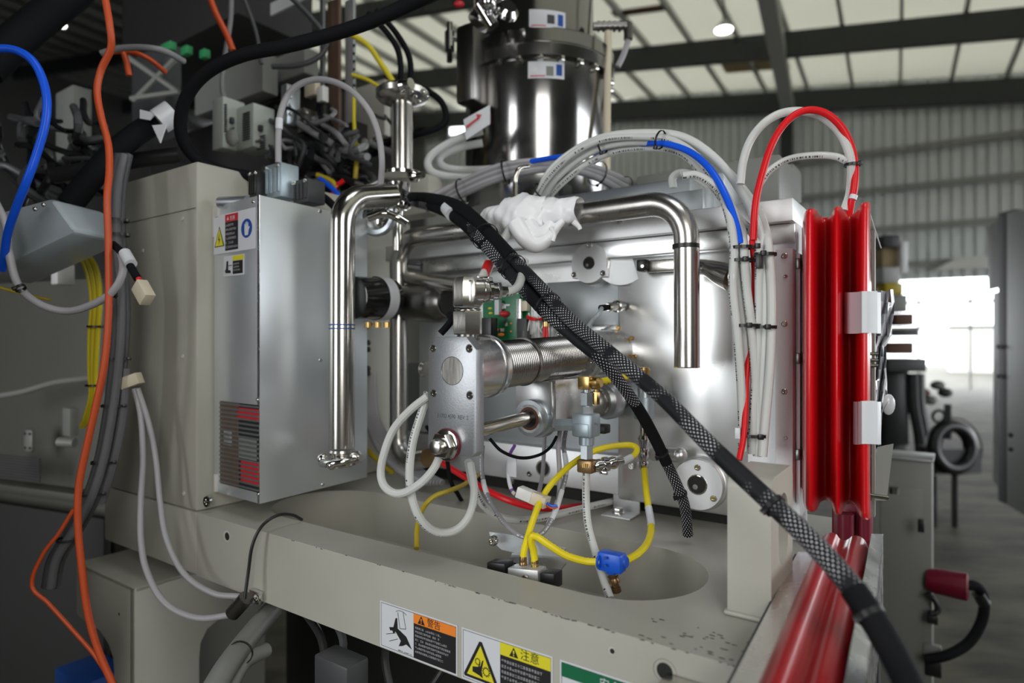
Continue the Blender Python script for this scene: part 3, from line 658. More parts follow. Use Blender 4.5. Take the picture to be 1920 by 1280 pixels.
flat(t, 'black_panel', 'label_black', rect(W1*.46, .003, W1*.93, H1*.72), o, XL, ZH, .0004)
flat(t, 'header_band', 'yellow_label', rect(W1*.46, H1*.74, W1*.98, H1*.97), o, XL, ZH, .0004)
flat(t, 'pictogram_hand', 'label_black', [(W1*.12, .006), (W1*.36, .005), (W1*.36, .010), (W1*.24, .011), (W1*.24, .027), (W1*.16, .027), (W1*.14, .014), (W1*.08, .010)], o, XL, ZH, .0004)
flat(t, 'pictogram_bar', 'label_black', rect(W1*.26, .018, W1*.42, .0193), o, XL, ZH, .0004)
text_rows(t, o, XL, ZH, W1*.49, W1*.9, H1*.62, 3, .0055, .0007, seed=4)
# relays behind the silver box top edge
for px, py, w_, h_, m, tx in ((528, 343, .026, .032, 'zinc_blue', 'pale blue metal contactor on top of the silver box'), (580, 362, .022, .022, 'dark_grey', 'dark connector block on top of the silver box beside the pale blue contactor'), (492, 350, .012, .026, 'black', 'black post behind the front corner of the silver box')):
    t = thing('contactor', tx, 'contactor', D(px, py+20, 1.22)); c = D(px, py, 1.22)
    b = MB(); b.box(c, w_, .02, h_, bevel=.002); b.build('housing', m, t)
    b = MB()
    for q in range(4): b.box(c+UH*(w_*(-.75+.5*q))-VH*.02, w_*.12, .003, h_*.7, bevel=.0005)
    b.build('ribs', m, t); screw(t, c+UH*w_*.7-VH*.02+ZH*h_*.8, -VH, .004, .003); screw(t, c-UH*w_*.7-VH*.02+ZH*h_*.8, -VH, .004, .003)
# ================================================================ PIPES
def pipe(name, label, P, r, m='stainless', cat='pipe', sub=8, seg=36, **k):
    t = thing(name, label, cat, P[0]); MB().tube(P, r, seg, sub, **k).build('pipe_body', m, t); return t
def arc_pts(A, C, B, R, n=8):        # fillet of radius R at corner C between A and B
    a = (A-C).normalized(); c = (B-C).normalized(); ang = a.angle(c); tl = R/math.tan(ang/2); cen = C+(a+c).normalized()*(R/math.sin(ang/2))
    s = C+a*tl; e = C+c*tl; out = []; v0 = (s-cen); v1 = (e-cen); th = v0.angle(v1)
    for k in range(n+1):
        t = k/n; out.append(cen+(v0*math.sin((1-t)*th)+v1*math.sin(t*th))/math.sin(th))
    return out
# inverted-U pipe
A = D(1288, 689, .96); C1 = D(1287, 374, .96); C2 = D(747, 448, 1.38); C3 = D(747, 870, 1.38); E3 = D(803, 858, 1.30)
P = [A]+arc_pts(A, C1, C2, .062, 10)+arc_pts(C1, C2, C3, .058, 10)+arc_pts(C2, C3, E3, .045, 8)+[E3]
up = thing('u_pipe', 'long stainless steel pipe bent over in an inverted U in front of the housing', 'pipe', E3)
MB().tube(P, .0188, 40, 1, smooth=False, cap=False).build('pipe_body', 'satin_steel', up)
e = (E3-P[-2]).normalized(); MB().lathe(E3-e*.002, e, [(0, .0188), (.003, .0192), (.0032, .018), (.0034, .001)], 36).build('pipe_end', 'brass_dark', up)
MB().lathe(A, ZH, [(0, .0192), (.0015, .0194), (.0015, .0186)], 36, cap=False).build('lower_lip', 'polished', up); MB().lathe(A+ZH*.003, ZH, [(0, .0186), (.0005, .0186)], 30).build('bore', 'very_dark', up)
c = D(1286, 462, .96); b = MB(); b.lathe(c-ZH*.0032, ZH, [(0, .0187), (0, .0200), (.0064, .0200), (.0064, .0187)], 36, cap=False); b.build('black_band', 'black', up)
# plastic wrap on the joint
wt = thing('plastic_wrap', 'crumpled white plastic film taped round the U pipe joint', 'wrap', D(1000, 440, 1.12))
X_ = (C1-C2).normalized()
def wrap_body(c0, c1, rr, m, name, amp, seed):
    rs = random.Random(seed); b = MB(); n = 22; seg = 30; L = (c1-c0).length; x, y, a = frame_of(c1-c0); rings = []
    ph = [rs.uniform(0, 6.28) for _ in range(8)]
    for i in range(n+1):
        t = i/n; k = t*(len(rr)-1); j = min(int(k), len(rr)-2); R = rr[j]+(rr[j+1]-rr[j])*(k-j); ring = []
        for q in range(seg):
            th = math.tau*q/seg; d = amp*(math.sin(3*th+9*t+ph[0])+.7*math.sin(5*th-13*t+ph[1])+.6*math.sin(2*th+23*t+ph[2])+.5*math.sin(7*th+31*t+ph[3]))
            ring.append(b.bm.verts.new(c0+a*L*t+(x*math.cos(th)+y*math.sin(th))*(R+d)))
        rings.append(ring)
    for i in range(n):
        for q in range(seg): b.bm.faces.new((rings[i][q], rings[i][(q+1) % seg], rings[i+1][(q+1) % seg], rings[i+1][q]))
    return b.build(name, m, wt, ang=80)
wrap_body(D(912, 413, 1.18), D(958, 410, 1.15), [.020, .025, .026, .028], 'wrap', 'wrap_fold', .0010, 1)
wrap_body(D(942, 411, 1.155), D(1030, 402, 1.10), [.026, .036, .040, .036, .028], 'wrap', 'wrap_lump', .0018, 2)
wrap_body(D(1015, 402, 1.11), D(1088, 394, 1.07), [.030, .027, .024, .0225, .0215], 'wrap', 'wrap_sleeve', .0011, 3)
MB().tube(px3([(968, 418, 1.09), (985, 444, 1.08), (1006, 458, 1.075), (1026, 447, 1.07), (1042, 428, 1.07), (1056, 414, 1.07)]), .009, 14, 6, rr=[.016, .017, .015, .011, .008, .005]).build('wrap_tail', 'wrap', wt)
MB().tube(px3([(990, 420, 1.09), (1004, 440, 1.08), (1022, 438, 1.075), (1034, 420, 1.08)]), .012, 14, 6, rr=[.014, .016, .015, .010]).build('wrap_tail', 'wrap', wt)
MB().tube(px3([(1075, 415, 1.05), (1085, 424, 1.05), (1088, 430, 1.05)]), .004, 8, 4, rr=[.005, .004, .0035]).build('wrap_tail', 'wrap', wt)
MB().tube(px3([(1032, 425, 1.06), (1040, 440, 1.06), (1037, 452, 1.06)]), .003, 8, 4).build('wrap_tail', 'wrap', wt)
# left pipe: straight drop, elbow, flange, drain clamp
dB = 1.13
A = D(641, 838, dB); C1 = D(642, 372, dB); C2 = D(735, 366, 1.22)
lp = thing('drain_pipe', 'thick stainless pipe hanging beside the silver box with an elbow at its top', 'pipe', A)
P = [A]+arc_pts(A, C1, C2, .058, 12)+[C2]
MB().tube(P, .0222, 40, 1, smooth=False).build('pipe_body', 'stainless', lp)
x_ = (C2-C1).normalized()
MB().lathe(D(703, 402, 1.29), (VH-UH*.35), [(0, .040), (.004, .043), (.012, .043), (.016, .036)], 40).build('flange_disc', 'zinc', lp)
MB().lathe(D(703, 402, 1.285), (VH-UH*.35), [(0, .022), (.004, .030), (.006, .030)], 30).build('flange_bore', 'polished', lp)
b = MB(); b.lathe(D(641, 840, dB)-ZH*.002, -ZH, [(0, .0222), (.004, .0236), (.008, .022), (.016, .017), (.030, .017)], 32); b.build('reducer', 'stainless', lp)
b = MB(); cc = D(641, 864, dB); b.lathe(cc-ZH*.006, ZH, [(0, .026), (.002, .030), (.012, .030), (.014, .026)], 32); b.build('clamp_ring', 'polished', lp)
b = MB(); b.tube([D(606, 866, dB-.02), D(622, 869, dB-.045), D(650, 864, dB-.045), D(676, 858, dB-.02)], .006, 14, 5, rr=[.0095, .007, .0055, .008]); b.ball(D(605, 860, dB-.02), .0105); b.ball(D(622, 872, dB-.045), .008); b.build('clamp_arm', 'polished', lp)
b = MB(); b.lathe(D(664, 856, dB-.03), UH, [(0, .009), (.008, .011), (.012, .006), (.018, .006)], 16); b.build('wing_nut', 'polished', lp)
for py in (609, 616): MB().lathe(D(641, py, dB)-ZH*.001, ZH, [(0, .0224), (0, .0227), (.0022, .0227), (.0022, .0224)], 36, cap=False).build('blue_print', 'blue_label', lp)
# vertical flanged vacuum tube above
vt = thing('flanged_tube', 'vertical polished vacuum tube with a round flange on top, above the U pipe', 'tube', D(748, 340, 1.38))
dv = 1.38; top = D(754, 180, dv); bot = D(754, 330, dv)
MB().cyl(bot, top, .0232, 36).build('tube_body', 'stainless', vt)
MB().lathe(top-ZH*.016, ZH, [(0, .026), (.006, .050), (.012, .056), (.024, .057), (.030, .050), (.032, .03)], 40).build('flange', 'brushed_steel', vt)
b = MB(); b.lathe(top+UH*.03-VH*.035+ZH*.002, UH, [(0, .012), (.006, .014), (.012, .012), (.020, .009), (.030, .011)], 14); b.build('clamp_bolt', 'polished', vt)
for k in range(5): screw(vt, D(772+k*7, 172+(k % 3)*9, dv-.055), -VH, .005, .004)
MB().lathe(bot-ZH*.004, ZH, [(0, .024), (.003, .044), (.010, .044), (.013, .024)], 36).build('lower_flange', 'polished', vt)
MB().lathe(D(747, 345, 1.32), -ZH, [(0, .026), (.03, .020), (.05, .009), (.085, .009)], 30).build('cone_reducer', 'polished', vt)
b = MB(); b.cyl(D(745, 395, 1.32), D(745, 470, 1.32), .0105, 20); b.build('drop_tube', 'stainless', vt)
b = MB(); b.tube(px3([(690, 408, 1.24), (720, 400, 1.24), (745, 408, 1.25), (765, 420, 1.25)]), .0085, 14, 5); b.lathe(D(745, 392, 1.28), ZH, [(0, .02), (.004, .026), (.010, .026), (.014, .02)], 24); b.build('clamp', 'polished', vt)
b = MB(); b.lathe(D(770, 332, 1.33), UH, [(0, .007), (.005, .012), (.015, .012), (.02, .007), (.035, .007)], 14); b.build('wing_nut', 'polished', vt)
b = MB(); b.tube([D(668, 372, 1.3), D(690, 350, 1.3), D(712, 338, 1.3)], .0045, 10, 5); b.build('side_rod', 'alu_mill', vt)
# thin vertical rod behind wrap, horizontal tube above the can
tag(MB().tube(px3([(967, 410, 1.2), (966, 345, 1.22), (972, 318, 1.22), (990, 312, 1.24)]), .0048, 12, 6).build('thin_rod', 'brushed_steel'), 'thin bent steel rod rising behind the plastic wrap', 'rod')
tag(MB().tube([D(769, 522, 1.36), D(862, 536, 1.20)], .0165, 30, smooth=False).build('cross_tube', 'stainless'), 'short stainless tube running from the U pipe towards the square elbow', 'tube')
# dark can, black motor
ct = thing('steel_can', 'dark steel can lying horizontally behind the U pipe', 'can', D(800, 600, 1.36))
a_ = (D(842, 568, 1.26)-D(771, 566, 1.37)); MB().lathe(D(771, 566, 1.37), a_, [(0, .040), (a_.length*.75, .041), (a_.length*.9, .038), (a_.length, .028)], 36).build('can_body', 'dark_steel', ct)
MB().lathe(D(838, 568, 1.268), a_, [(0, .031), (.004, .031), (.004, .025), (.012, .025)], 30).build('can_cap', 'black', ct)
mt = thing('motor', 'black round motor with a white paper band between the drain pipe and U pipe', 'motor', D(695, 600, 1.30))
a_ = D(735, 560, 1.34)-D(668, 558, 1.26)
MB().lathe(D(660, 558, 1.25), a_, [(0, .038), (.002, .042), (.100, .043), (.104, .030)], 36).build('motor_body', 'black_gloss', mt)
MB().lathe(D(703, 559, 1.302), a_, [(0, .0448), (.026, .0452)], 40, cap=False).build('paper_band', 'label_white', mt)
b = MB()
for px in (690, 708, 726): b.cyl(D(px, 604, 1.27), D(px, 614, 1.27), .007, 12)
b.build('terminal', 'brass', mt)
# lever fittings near (770,490)
kf = thing('small_valve', 'small chrome valve with ribbed knob tucked under the bend of the U pipe', 'valve', D(775, 505, 1.45))
b = MB(); b.cyl(D(758, 483, 1.45), D(792, 485, 1.43), .010, 14); b.cyl(D(765, 500, 1.45), D(795, 503, 1.43), .012, 14); b.cyl(D(775, 470, 1.45), D(775, 505, 1.45), .008, 12); b.build('valve_body', 'chrome', kf)
# ================================================================ BELLOWS ACTUATOR
ac = thing('bellows_actuator', 'aluminium bellows actuator with stamped front plate, ribbed steel bellows and guide rod', 'actuator', M(-.54, .03, -.15))
fu0, fu1, fz0, fz1, fv = -.5793, -.4982, -.1465, .0062, .0155
cm, cs = .0165, .0065
pts = [(fu0+cs, fz0), (fu1-cs, fz0), (fu1, fz0+cs), (fu1, fz1-cm), (fu1-cm, fz1), (fu0+cm, fz1), (fu0, fz1-cm), (fu0, fz0+cs)]
b = MB(); b.prism([M(u, fv, z) for u, z in pts], VH*.0163, bevel=.0007); fp_ = b.build('front_plate', 'alu_block', ac)
cA = PV(848, 695, fv); 
MB().lathe(cA-VH*.0006, VH, [(0, .0186), (0, .0180), (.0008, .0180)], 40, cap=False).build('plug_rim', 'polished', fp_)
MB().lathe(cA-VH*.0004, VH, [(0, .0179), (.0006, .0179)], 40).build('plug_disc', 'brushed_steel', fp_)
for px, py in ((812, 653), (880, 653), (813, 737), (881, 741)):
    c = PV(px, py, fv); MB().lathe(c-VH*.0003, VH, [(0, .0058), (.0006, .0058)], 20).build('counterbore', 'dark_steel', fp_)
    screw(fp_, c, -VH, .0046, .0016)
text_mesh(fp_, 'E1702 4590  REV. 2', PV(820, 782, fv-.0003), UH, ZH, .0076, 'label_black', squash=.86)
cN = PV(840, 833, fv)
MB().lathe(cN-VH*.0030, VH, [(0, .0215), (.003, .0215)], 30).build('red_washer', 'red_dark', fp_)
MB().lathe(cN-VH*.0055, VH, [(0, .0190), (.0008, .0205), (.0028, .0205)], 30).build('washer', 'polished', ac)
MB().hexa(cN-VH*.0054, cN-VH*.0165, .0175).build('hex_nut', 'polished', ac)
MB().lathe(cN-VH*.0165, -VH, [(0, .0105), (.008, .0100), (.010, .0085), (.011, .003), (.0112, .001)], 24).build('stud_end', 'brushed_steel', ac)
aA = M(-.5385, fv+.0163, -.037); aB = M(-.5110, .460, -.015); ax = (aB-aA).normalized()
def onax(v): t = (v-(fv+.0163))/(.460-(fv+.0163)); return aA+(aB-aA)*t
MB().lathe(onax(.033), ax, [(0, .0400), (.0005, .0415), (.046, .0415), (.0465, .0435), (.056, .0435), (.058, .0425)], 56).build('end_ring', 'alu_mill', ac)
c0 = onax(.090); L = (onax(.300)-c0).length; pr = [(0, .034)]; n = 46
for k in range(n):
    t = L*(.02+.96*k/n); w_ = L*.96/n; rr_ = .0343-.001*k/n
    if abs(k-16) < .8: pr += [(t, .0358), (t+w_, .0358)]
    else: pr += [(t, rr_-.0024), (t+w_*.5, rr_), (t+w_*.9, rr_-.0024)]
pr.append((L, .033)); MB().lathe(c0, ax, pr, 64).build('bellows', 'bellows_steel', ac, ang=80)
c1 = onax(.298); MB().lathe(c1, ax, [(0, .036), (.001, .0475), (.006, .0480), (.007, .045), (.014, .045), (.015, .0485), (.022, .0485), (.024, .040)], 56).build('bellows_flange', 'alu_mill', ac)
MB().lathe(onax(.322), ax, [(0, .039), (.06, .039), (.115, .038), (.125, .0385)], 48).build('spool_tube', 'alu_mill', ac)
MB().lathe(onax(.440), ax, [(0, .040), (.002, .046), (.016, .047)], 56).build('wall_flange', 'alu_cast', ac)
x_, y_, _ = frame_of(ax)
for k in range(8):
    a = math.tau*(k+.3)/8; screw(ac, c1+(x_*math.cos(a)+y_*math.sin(a))*.0415-ax*.0005, -ax, .0036, .003)
    screw(ac, onax(.437)+(x_*math.cos(a)+y_*math.sin(a))*.0425, -ax, .0036, .003, 'brass')
# guide rod, bush, yoke, lower cylinder
rz = -.119; R0 = M(-.532, fv+.016, rz-.002); R1 = M(-.530, .23, rz+.006); rx = (R1-R0).normalized()
MB().cyl(R0, R1, .0098, 28).build('guide_rod', 'stainless', ac)
bc = M(-.530, .185, rz+.003)
MB().lathe(bc, rx, [(0, .019), (.001, .0275), (.007, .0285), (.008, .0245), (.016, .0245), (.017, .031), (.030, .033), (.032, .030), (.07, .030)], 48).build('bush_housing', 'zinc', ac)
MB().lathe(bc-rx*.001, rx, [(0, .0215), (.002, .0215)], 40).build('bush_ring', 'alu_mill', ac)
MB().lathe(bc-rx*.0015, rx, [(0, .0175), (.001, .0175)], 36).build('bush_seal', 'rust', ac)
MB().lathe(bc-rx*.0022, rx, [(0, .0135), (.001, .0135)], 36).build('rod_wiper', 'black', ac)
b = MB(); b.bx(-.565, -.500, .200, .258, rz+.008, -.060, bevel=.002); b.build('yoke', 'alu_cast', ac)
b = MB(); b.bx(-.507, -.494, .202, .300, rz-.010, -.058, bevel=.001); b.build('yoke_side', 'alu_mill', ac)
b = MB(); b.lathe(M(-.528, .27, rz+.008), rx+UH*.04, [(0, .028), (.03, .028), (.031, .024), (.115, .024), (.116, .027), (.14, .027)], 36); b.build('air_cylinder', 'stainless', ac)
b = MB(); b.lathe(M(-.512, .395, rz+.014), rx+UH*.25, [(0, .030), (.006, .033), (.02, .033), (.026, .022), (.04, .02)], 30); b.build('rear_clamp', 'zinc', ac)
b = MB(); b.lathe(M(-.560, .30, -.075), VH, [(0, .010), (.05, .013), (.051, .02), (.09, .02)], 24); b.build('drive_hub', 'dark_steel', ac)
b = MB(); b.box(M(-.472, .30, rz-.02), .016, .01, .007, bevel=.002); b.build('position_sensor', 'black', ac)
# ================================================================ SQUARE ELBOW FITTING on top of the front plate
ef = thing('elbow_fitting', 'heavy square steel elbow on a hex nut standing on the front plate', 'fitting', PV(876, 632, .03))
dE = .86
def hexcol(px, y0, y1, r, d, m='alu_mill', nm='hex_body', par=ef, rot=.5):
    b = MB(); p0 = D(px, y1, d); p1 = D(px, y0, d); L = (p1-p0).length
    b.lathe(p0, ZH, [(0, r*.95), (L*.05, r), (L*.95, r), (L, r*.95)], 6, rot=rot, up=UH); return b.build(nm, m, par)
MB().cyl(D(876, 634, dE), D(876, 626, dE), .014, 24).build('neck', 'dark_steel', ef)
hexcol(877, 583, 627, .0205, dE, 'brushed_steel', 'hex_nut')
MB().lathe(D(877, 584, dE), ZH, [(0, .0155), (.003, .0185), (.0045, .0155)], 24).build('lock_ring', 'polished', ef)
b = MB(); p0 = D(876, 575, dE); b.lathe(p0, ZH, [(0, .0185), (.002, .0200), (.031, .0200), (.039, .0165), (.0405, .010)], 8, up=UH, rot=.5); b.box(D(882, 548, dE), .014, .0150, .0165, bevel=.004); b.build('elbow_block', 'brushed_steel', ef)
b = MB(); hx = (D(960, 548, dE+.02)-D(890, 548, dE)).normalized()
q0 = D(886, 545, dE-.002); b.lathe(q0, hx, [(0, .0165), (.016, .0165), (.0165, .0145), (.020, .0145)], 36); b.build('elbow_arm', 'brushed_steel', ef)
b = MB(); b.lathe(q0+hx*.020, hx, [(0, .0135), (.001, .0155), (.006, .0155), (.008, .0120), (.014, .0120)], 30); b.lathe(q0+hx*.034, hx, [(0, .011), (.001, .0125), (.005, .0125), (.006, .007), (.016, .006)], 6); b.build('union_nut', 'chrome', ef)
b = MB(); b.lathe(q0+hx*.014+ZH*.015, hx, [(0, .003), (.014, .003)], 10); b.box(q0+hx*.017+ZH*.017, .008, .004, .003, (hx, VH, ZH), bevel=.001); b.build('clip', 'chrome', ef)
b = MB(); b.lathe(q0+hx*.0125, hx, [(0, .0168), (.0003, .0170), (.0008, .0168)], 36, cap=False); b.build('scribe_line', 'polished', ef)
tag(MB().tube(px3([(944, 548, .875), (958, 546, .89), (970, 538, .92), (978, 520, .96), (984, 490, 1.02)]), .0066, 14, 6).build('clear_tube', 'clear_tube'), 'short clear tube leaving the square elbow fitting and curving up behind the harness', 'tube')
tag(MB().tube(px3([(826, 625, 1.0), (838, 612, 1.0), (846, 600, 1.0), (843, 590, 1.02)]), .0055, 12, 5).build('corrugated_lead', 'black_rubber'), 'short black lead behind the hex nut at left', 'cable')
# tube with red label
rt = thing('marked_tube', 'semi-clear tube with a bright red marking sleeve behind the square elbow', 'tube', D(905, 530, 1.05))
MB().tube(px3([(985, 385, 1.12), (950, 440, 1.10), (922, 488, 1.07), (900, 528, 1.03)]), .0078, 16, 6).build('tube', 'clear_plain', rt)
MB().tube([D(917, 494, 1.062), D(908, 516, 1.045)], .0086, 16, smooth=False).build('red_sleeve', 'red_plastic', rt)
# ================================================================ CIRCUIT BOARD
pc = thing('circuit_board', 'green circuit board full of parts standing behind the bellows', 'circuit board', M(-.60, .36, -.02))
dP = 1.16
def pbox(px0, py0, px1, py1, d, th, m, nm, par=None, bev=.0006):
    a = D(px0, py1, d); c = D(px1, py0, d); b = MB(); b.box((a+c)/2, abs(c.x-a.x)/2/.82*1.0, th/2, abs(c.z-a.z)/2, bevel=bev); return b.build(nm, m, par or pc)
brd = pbox(905, 552, 975, 645, dP, .003, 'green_board', 'board'); pbox(972, 542, 995, 600, dP-.01, .003, 'green_plastic', 'board')
pbox(904, 596, 927, 640, dP-.03, .02, 'black', 'relay'); pbox(930, 562, 938, 590, dP-.01, .01, 'label_white', 'pin_header', brd); pbox(943, 570, 957, 574, dP-.008, .004, 'label_white', 'chip', brd)
for px, py, r, m in ((946, 588, .010, 'label_red'), (962, 606, .006, 'orange_label'), (962, 621, .006, 'orange_label'), (940, 627, .006, 'orange_label'), (930, 618, .005, 'orange_label'), (919, 578, .004, 'yellow_label'), (920, 587, .004, 'yellow_label')):
    MB().ball(D(px, py, dP-.012), r, 1, .6, .55).build('capacitor', m, brd)
for k in range(16): px = random.uniform(932, 968); py = random.uniform(560, 640); pbox(px, py, px+random.uniform(3, 6), py+random.uniform(3, 7), dP-.006, .006, random.choice(('black', 'label_white', 'dark_grey', 'ivory')), 'chip', brd, bev=.0002)
pbox(970, 560, 978, 645, dP-.022, .006, 'alu_mill', 'board_edge'); pbox(977, 564, 991, 583, dP-.025, .01, 'ivory', 'plug'); MB().ball(D(981, 553, dP-.02), .005).build('capacitor', 'label_white', pc)
pbox(974, 597, 992, 640, dP-.045, .016, 'dark_grey', 'plug'); b = MB(); b.cyl(D(985, 620, dP-.06), D(985, 648, dP-.06), .008, 16); b.build('cable_gland', 'grey_dark_cable', pc)
b = MB()
for k in range(10):
    x = random.uniform(985, 1010); y = random.uniform(582, 600); b.tube(px3([(x, y, dP-.05), (x+random.uniform(-6, 14), y+random.uniform(6, 20), dP-.06), (x+random.uniform(-10, 20), y+random.uniform(25, 45), dP-.05)]), .0016, 6, 5)
b.build('white_wires', 'white_plastic', pc)
b = MB()
for k in range(3): b.tube(px3([(988, 592+k*2, dP-.06), (1000, 596+k*2, dP-.07), (1016, 600-k*2, dP-.06)]), .0014, 6, 5)
b.build('red_wires', 'red_plastic', pc)
qc = thing('quick_coupling', 'brass and black push-in coupling with red sleeve beside the circuit board', 'coupling', D(1024, 640, 1.12))
b = MB(); b.cyl(D(1022, 583, 1.1), D(1022, 572, 1.1), .0085, 16); b.cyl(D(1024, 612, 1.1), D(1024, 602, 1.1), .006, 16); b.build('brass_ends', 'brass', qc)
MB().cyl(D(1024, 603, 1.1), D(1023, 582, 1.1), .0068, 16).build('black_body', 'black', qc); b = MB(); b.cyl(D(1020, 634, 1.1), D(1021, 611, 1.1), .0026, 10); b.cyl(D(1026, 634, 1.1), D(1025, 611, 1.1), .0026, 10); b.build('red_leads', 'red_plastic', qc)
# ================================================================ VALVE FITTING STACKS
def stack(name, label, px, d, front=True):
    t = thing(name, label, 'fitting', D(px, 885, d)); q = lambda x, y, dd=0.: D(px+x, y, d+dd); s = d/F
    def col(y0, y1, r, m, nm, seg=24, hx_=False, bev=.0008):
        p0 = q(0, y1); p1 = q(0, y0); L = (p1-p0).length
        b = MB(); b.lathe(p0, ZH, [(0, r-bev), (bev, r), (L-bev, r), (L, r-bev)], 6 if hx_ else seg, rot=.5 if hx_ else 0, up=UH); return b.build(nm, m, t)
    return t, q, s, col
t, q, s, col = stack('zinc_valve', 'nearer grey zinc valve with brass elbow above and brass block below', 1100, .93)
b = MB(); b.box(q(-1, 717), .0095, .0085, .0095, bevel=.0012); b.build('brass_elbow', 'brass', t)
b = MB(); b.lathe(q(8, 717), UH, [(0, .0085), (.004, .0095), (.013, .0095), (.017, .006)], 18); b.build('brass_union', 'brass', t)
b = MB(); b.cyl(q(18, 735), q(18, 727), .003, 12); b.hexa(q(18, 758), q(18, 735), .0055); b.build('brass_plug', 'brass', t)
col(729, 737, .006, 'zinc', 'neck'); col(735, 760, .0100, 'zinc', 'hex_nut', hx_=True); col(760, 775, .0105, 'zinc', 'collar', 8); b = MB(); b.lathe(q(0, 778), ZH, [(0, .0075), (.0018, .0088), (.0036, .0075)], 20); b.build('washer', 'polished', t)
b = MB(); b.box(q(-1, 796), .0165, .0150, .0170, bevel=.0035); b.build('valve_body', 'zinc_blue', t); b = MB(); b.box(q(-1, 804), .0125, .016, .0095, bevel=.002); b.build('valve_pad', 'zinc_blue', t)
text_mesh(t, 'IN', q(14, 797, -.0175), UH, ZH, .0055, 'label_black')
col(818, 834, .0112, 'zinc_blue', 'lower_ring'); col(832, 860, .0100, 'zinc', 'hex_nut', hx_=True); col(857, 864, .006, 'polished', 'neck')
b = MB(); b.hexa(q(-58, 796, .015)+VH*0, q(-22, 796, .004), .0095); b.cyl(q(-32, 796, .008), q(-18, 796, .004), .0085, 20); b.build('side_port', 'zinc_blue', t)
b = MB(); b.box(q(1, 873), .0125, .0095, .0095, bevel=.0025); b.build('brass_block', 'brass_dark', t)
b = MB()
for k in range(5): b.box(q(-7+k*3.4, 873, -.0118), .0008, .0006, .0026)
b.build('ribs', 'brass', t)
hx = (q(62, 866, .01)-q(20, 874, .0)).normalized()
b = MB(); b.lathe(q(14, 874, -.002), hx, [(0, .0065), (.004, .0095), (.010, .0095), (.011, .0075), (.014, .0075), (.015, .0110), (.022, .0105), (.023, .008), (.030, .0095), (.034, .009), (.036, .0065), (.046, .0062)], 16); b.box(q(32, 886, -.004), .006, .003, .0025, bevel=.0008); b.build('tube_fitting', 'chrome', t)
tag(MB().tube(px3([(1099, 884, .93), (1099, 940, .93), (1103, 985, .92), (1118, 1040, .90), (1133, 1090, .87), (1144, 1122, .85)]), .0057, 16, 6).build('clear_tube', 'clear_tube'), 'clear tube hanging straight down from the brass block to the base', 'tube')
t, q, s, col = stack('zinc_valve', 'farther grey zinc valve behind the braided harness with a chrome connector below', 1208, 1.04)
b = MB(); b.lathe(q(-2, 700), ZH, [(-.012, .009), (.0, .0105), (.006, .0115), (.010, .009)], 18); b.build('brass_elbow', 'brass', t)
col(712, 750, .011, 'zinc', 'neck'); col(744, 785, .0165, 'zinc_blue', 'valve_body', 20); col(785, 818, .007, 'polished', 'stem')
b = MB(); b.lathe(q(-1, 880), ZH, [(0, .006), (.004, .0085), (.012, .0085), (.014, .0065), (.020, .0095), (.034, .0095), (.036, .007), (.05, .010), (.056, .007)], 14); b.build('tube_fitting', 'chrome', t)
tag(MB().tube([D(1125, 716, .96), D(1160, 709, .99), D(1204, 701, 1.03)], .0056, 14).build('yellow_tube', 'yellow_tube'), 'short yellow tube between the two brass elbows behind the braided harness', 'tube')
# ================================================================ BRACKETS IN AND ABOVE THE POCKET
BX = 1176
lk = thing('angle_bracket', 'light aluminium angle bracket bolted to the base behind the pocket', 'bracket', PZ(1165, 968, ZT))
p = PZ(1178, 962, ZT); ub, vb, _ = uv_of(p)
b = MB(); b.bx(ub-.030, ub+.022, vb, vb+.004, ZT, ZT+.082, bevel=.0012); b.bx(ub-.032, ub+.024, vb-.045, vb+.004, ZT, ZT+.004, bevel=.0012); b.build('angle_plate', 'alu_bead', lk)
for du in (-.012, .012): MB().lathe(M(ub+du, vb-.0004, ZT+.045), VH, [(0, .002), (.0005, .002)], 10).build('hole', 'very_dark', lk)
MB().hexa(M(ub-.008, vb-.024, ZT+.004), M(ub-.008, vb-.024, ZT+.014), .008).build('bolt', 'polished', lk)
MB().lathe(M(ub-.008, vb-.024, ZT+.004), ZH, [(0, .011), (.002, .011)], 20).build('washer', 'polished', lk)
screw(lk, M(ub+.010, vb, ZT+.074), -VH, .005, .004)
sv = thing('solenoid_valve', 'small solenoid valve with black end caps on a bent metal bracket inside the pocket', 'valve', D(985, 1090, .90))
dS = .905
q = lambda x, y, dd=0.: D(x, y, dS+dd)
b = MB(); b.prism([q(917, 997, .03), q(962, 1003, .03), q(1060, 1028, .0), q(1055, 1045, .0), q(965, 1036, .03), (q(940, 1030, .03)), q(920, 1012, .03)][::-1], VH*.003); b.build('bracket_plate', 'alu_sheet', sv)
b = MB(); b.prism([q(960, 1036, .028), q(1052, 1044, -.0), q(1062, 1054, -.01), q(1046, 1074, -.02), q(955, 1052, .0)], -ZH*.002); b.build('bracket_shelf', 'alu_mill', sv)
b = MB(); b.prism([q(957, 1052, .0), q(1048, 1072, -.022), q(1048, 1100, -.022), q(957, 1082, .0)], VH*.002); b.build('bracket_lip', 'alu_sheet', sv)
screw(sv, q(927, 1012, .02), -VH, .0075, .008)
sx = (q(1050, 1082)-q(925, 1062)); sx.z *= .6
ex = (D(1050, 1078, .868)-D(925, 1066, .925)).normalized()
def sb_(px, py, d, hx2, hz, m, nm): b = MB(); b.box(D(px, py, d), hx2, .011, hz, (ex, VH, ZH), bevel=.0015); b.build(nm, m, sv)
sb_(938, 1064, .895, .0150, .0095, 'black', 'end_cap'); sb_(988, 1076, .872, .0240, .0100, 'alu_bead', 'valve_body'); sb_(1034, 1085, .852, .0105, .0105, 'black', 'end_cap')
